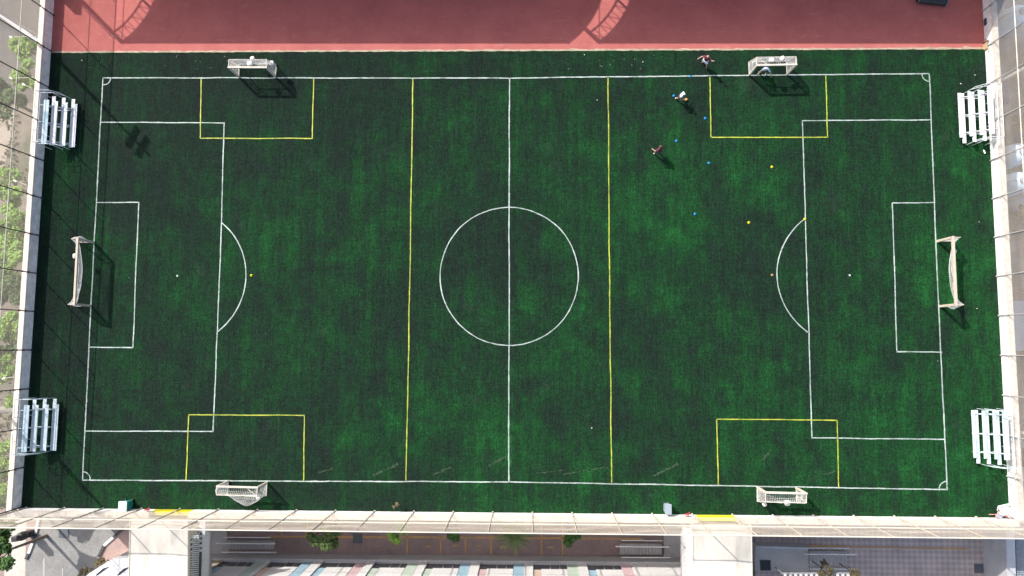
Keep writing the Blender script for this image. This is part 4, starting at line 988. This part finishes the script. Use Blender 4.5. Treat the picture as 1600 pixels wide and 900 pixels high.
# ------------------------------------------------------------------ people
def skinned(name, joints, bones, mat, parent, lvl=2):
    me = bpy.data.meshes.new(name); idx = {k: i for i, k in enumerate(joints)}
    me.from_pydata([joints[k][0] for k in joints], [(idx[a], idx[b]) for a, b in bones], [])
    me.materials.append(mat); o = bpy.data.objects.new(name, me); COL.objects.link(o); o.parent = parent
    sk_ = o.modifiers.new('skin', 'SKIN'); sk_.use_smooth_shade = True
    if not me.skin_vertices:
        bpy.context.view_layer.objects.active = o
    for i, k in enumerate(joints):
        r = joints[k][1]; r = r if isinstance(r, tuple) else (r, r); me.skin_vertices[0].data[i].radius = r; me.skin_vertices[0].data[i].use_root = (i == 0)
    o.modifiers.new('sub', 'SUBSURF').levels = lvl; o.modifiers['sub'].render_levels = lvl
    return o
def person(px, py, face, pose, label, shirt, shorts, sock, hair, h=1.72):
    p = P(px, py); t = empty('person', (p.x, p.y, 0), face, label, 'person')
    k = h / 1.75
    V = lambda x, y, z: Vector((x, y, z)) * k
    J = dict(pose)
    def jv(n): return V(*J[n])
    rad = dict(pelvis=(.15, .12), spine=(.14, .115), chest=(.17, .125), neck=.055, shl=.07, shr=.07, ell=.048, elr=.048, wrl=.034, wrr=.034, hal=.036, har=.036,
               hil=.10, hir=.10, knl=.066, knr=.066, anl=.045, anr=.045, tol=.036, tor=.036, hb=.06)
    joints = {n: (jv(n), tuple(x * k for x in rad[n]) if isinstance(rad[n], tuple) else rad[n] * k) for n in
              ('pelvis', 'spine', 'chest', 'neck', 'shl', 'ell', 'wrl', 'hal', 'shr', 'elr', 'wrr', 'har', 'hil', 'knl', 'anl', 'tol', 'hir', 'knr', 'anr', 'tor')}
    hd = jv('head'); nk = jv('neck'); joints['hb'] = (nk.lerp(hd, .5), .055 * k); joints['head'] = (hd, (.085 * k, .098 * k)); joints['crown'] = (hd + (hd - nk).normalized() * .10 * k, .06 * k)
    bones = [('pelvis', 'spine'), ('spine', 'chest'), ('chest', 'neck'), ('neck', 'hb'), ('hb', 'head'), ('head', 'crown'),
             ('chest', 'shl'), ('shl', 'ell'), ('ell', 'wrl'), ('wrl', 'hal'), ('chest', 'shr'), ('shr', 'elr'), ('elr', 'wrr'), ('wrr', 'har'),
             ('pelvis', 'hil'), ('hil', 'knl'), ('knl', 'anl'), ('anl', 'tol'), ('pelvis', 'hir'), ('hir', 'knr'), ('knr', 'anr'), ('anr', 'tor')]
    for s_ in 'lr':                                            # five fingers on each hand
        w_, a_ = jv('wr' + s_), jv('ha' + s_); d = (a_ - w_).normalized(); sd_ = d.cross(Vector((0, 0, 1)) if abs(d.z) < .8 else Vector((1, 0, 0))).normalized()
        for q in range(5):
            off = (q - 1.5) * .018 if q < 4 else -.04; ln = (.07, .08, .075, .06, .05)[q]
            b0_ = a_ + sd_ * off * k + d * (.01 if q < 4 else -.03) * k; e = b0_ + d * ln * k * (1 if q < 4 else .6) + (sd_ * -.03 * k if q == 4 else Vector())
            joints[f'f{s_}{q}'] = (b0_, .009 * k); joints[f'g{s_}{q}'] = (e, .008 * k); bones += [('ha' + s_, f'f{s_}{q}'), (f'f{s_}{q}', f'g{s_}{q}')]
    skinned('body', joints, bones, skin, t)
    def sub_(names, bn, grow, mat, nm, cut=None):
        jj = {}
        for n in names:
            c, r = joints[n]; r = r if isinstance(r, tuple) else (r, r)
            if cut and n in cut: c = joints[cut[n][0]][0].lerp(c, cut[n][1])
            jj[n] = (c, tuple(x * grow + .022 for x in r))
        return skinned(nm, jj, bn, mat, t)
    sub_(['pelvis', 'spine', 'chest', 'shl', 'shr', 'ell', 'elr'], [('pelvis', 'spine'), ('spine', 'chest'), ('chest', 'shl'), ('chest', 'shr'), ('shl', 'ell'), ('shr', 'elr')], 1.12, CM[shirt], 'shirt', {'ell': ('shl', .75), 'elr': ('shr', .75)})
    sub_(['pelvis', 'hil', 'hir', 'knl', 'knr'], [('pelvis', 'hil'), ('pelvis', 'hir'), ('hil', 'knl'), ('hir', 'knr')], 1.15, CM[shorts], 'shorts', {'knl': ('hil', .8), 'knr': ('hir', .8)})
    for s_ in 'lr':
        jj = {'kn' + s_: (joints['kn' + s_][0].lerp(joints['an' + s_][0], .25), .055 * k), 'an' + s_: (joints['an' + s_][0], .05 * k)}
        skinned('sock', jj, [('kn' + s_, 'an' + s_)], CM[sock], t)
        jj = {'a': (joints['an' + s_][0] + Vector((0, 0, -.03)), .052 * k), 'b': (joints['to' + s_][0], .048 * k)}
        skinned('shoe', jj, [('a', 'b')], CM['white' if sock != 'white' else 'black'], t)
    # head detail: hair / cap, nose, ears, eyes
    up = (hd - nk).normalized(); fw = (Vector((0, 1, 0)) - up * up.y).normalized(); sdv = fw.cross(up)
    def ball(c, r, nm, mt, sq=(1, 1, 1)):
        bm = bmesh.new(); bmesh.ops.create_icosphere(bm, subdivisions=2, radius=1); me = bpy.data.meshes.new(nm)
        for v in bm.verts: v.co = c + sdv * v.co.x * r * sq[0] + fw * v.co.y * r * sq[1] + up * v.co.z * r * sq[2]
        bm.to_mesh(me); bm.free(); me.materials.append(mt)
        for f in me.polygons: f.use_smooth = True
        o = bpy.data.objects.new(nm, me); COL.objects.link(o); o.parent = t
    ball(hd + up * .045 * k - fw * .02 * k, .108 * k, 'hair', hair, (.95, 1.0, .9))
    ball(hd + fw * .105 * k, .018 * k, 'nose', skin, (.8, 1, 1.3))
    for sg in (-1, 1): ball(hd + sdv * .09 * k * sg, .025 * k, 'ear', skin, (.5, .8, 1.2)); ball(hd + fw * .088 * k + sdv * .035 * k * sg + up * .02 * k, .012 * k, 'eye', black)
    ball(hd + fw * .09 * k - up * .045 * k, .02 * k, 'mouth', pink, (1.2, .4, .4))
    return t
stand = dict(pelvis=(0, 0, .95), spine=(0, .01, 1.12), chest=(0, .02, 1.34), neck=(0, .02, 1.50), head=(0, .05, 1.63),
             shl=(-.18, .01, 1.42), ell=(-.30, .0, 1.15), wrl=(-.33, .14, .95), hal=(-.33, .2, .88), shr=(.18, .01, 1.42), elr=(.30, .0, 1.15), wrr=(.33, .14, .95), har=(.33, .2, .88),
             hil=(-.10, 0, .88), knl=(-.14, .05, .48), anl=(-.15, 0, .08), tol=(-.16, .17, .04), hir=(.10, 0, .88), knr=(.14, .05, .48), anr=(.15, 0, .08), tor=(.16, .17, .04))
p1 = dict(stand); p1.update(ell=(-.40, .05, 1.36), wrl=(-.52, .12, 1.60), hal=(-.55, .14, 1.68), elr=(.40, .1, 1.30), wrr=(.52, .26, 1.22), har=(.56, .32, 1.20),
                            knl=(-.24, .12, .48), anl=(-.32, .02, .08), tol=(-.36, .18, .04), knr=(.16, -.02, .48), anr=(.14, -.22, .10), tor=(.16, -.05, .04))
person(1098.5, 101, R_(150), p1, 'person in a maroon shirt and pale shorts with both arms spread, above the top touchline', 'maroon', 'white', 'white', principled('fair_hair', (.35, .25, .18), .7), 1.75)
p2 = dict(stand); p2.update(knl=(-.12, .22, .50), anl=(-.13, .34, .08), tol=(-.13, .50, .04), knr=(.12, -.08, .50), anr=(.13, -.32, .12), tor=(.13, -.18, .04), spine=(0, .05, 1.1), chest=(0, .10, 1.3), neck=(0, .14, 1.44), head=(0, .20, 1.56),
                            shl=(-.18, .09, 1.38), shr=(.18, .09, 1.38))
person(1060.5, 155, R_(-120), p2, 'person in a white shirt striding beside the orange ball and a blue marker', 'white', 'navy', 'white', CM['cap'], 1.5)
p3 = dict(stand); p3.update(ell=(-.36, .12, 1.22), wrl=(-.40, .32, 1.18), hal=(-.41, .39, 1.18), knl=(-.18, .15, .48), anl=(-.2, .05, .08), tol=(-.22, .2, .04))
person(1026.5, 239.5, R_(40), p3, 'person in a maroon shirt with dark shorts standing alone, lowest of the players', 'maroon', 'black', 'black', hairm, 1.65)
p4 = dict(stand); p4.update(pelvis=(0, -.1, .78), spine=(0, .0, .93), chest=(0, .14, 1.10), neck=(0, .24, 1.22), head=(0, .33, 1.32), shl=(-.18, .16, 1.17), shr=(.18, .16, 1.17), ell=(-.42, .25, .98), wrl=(-.50, .42, .85), hal=(-.54, .48, .8),
                            elr=(.40, .28, 1.0), wrr=(.46, .48, .9), har=(.48, .55, .86), hil=(-.11, -.1, .74), hir=(.11, -.1, .74), knl=(-.25, .12, .44), anl=(-.28, -.02, .08), tol=(-.32, .15, .04), knr=(.25, .12, .44), anr=(.28, -.02, .08), tor=(.32, .15, .04))
person(1190.5, 114.5, R_(170), p4, 'goalkeeper in pale blue crouching in the mouth of the top right goal', 'pale', 'navy', 'pale', hairm, 1.7)
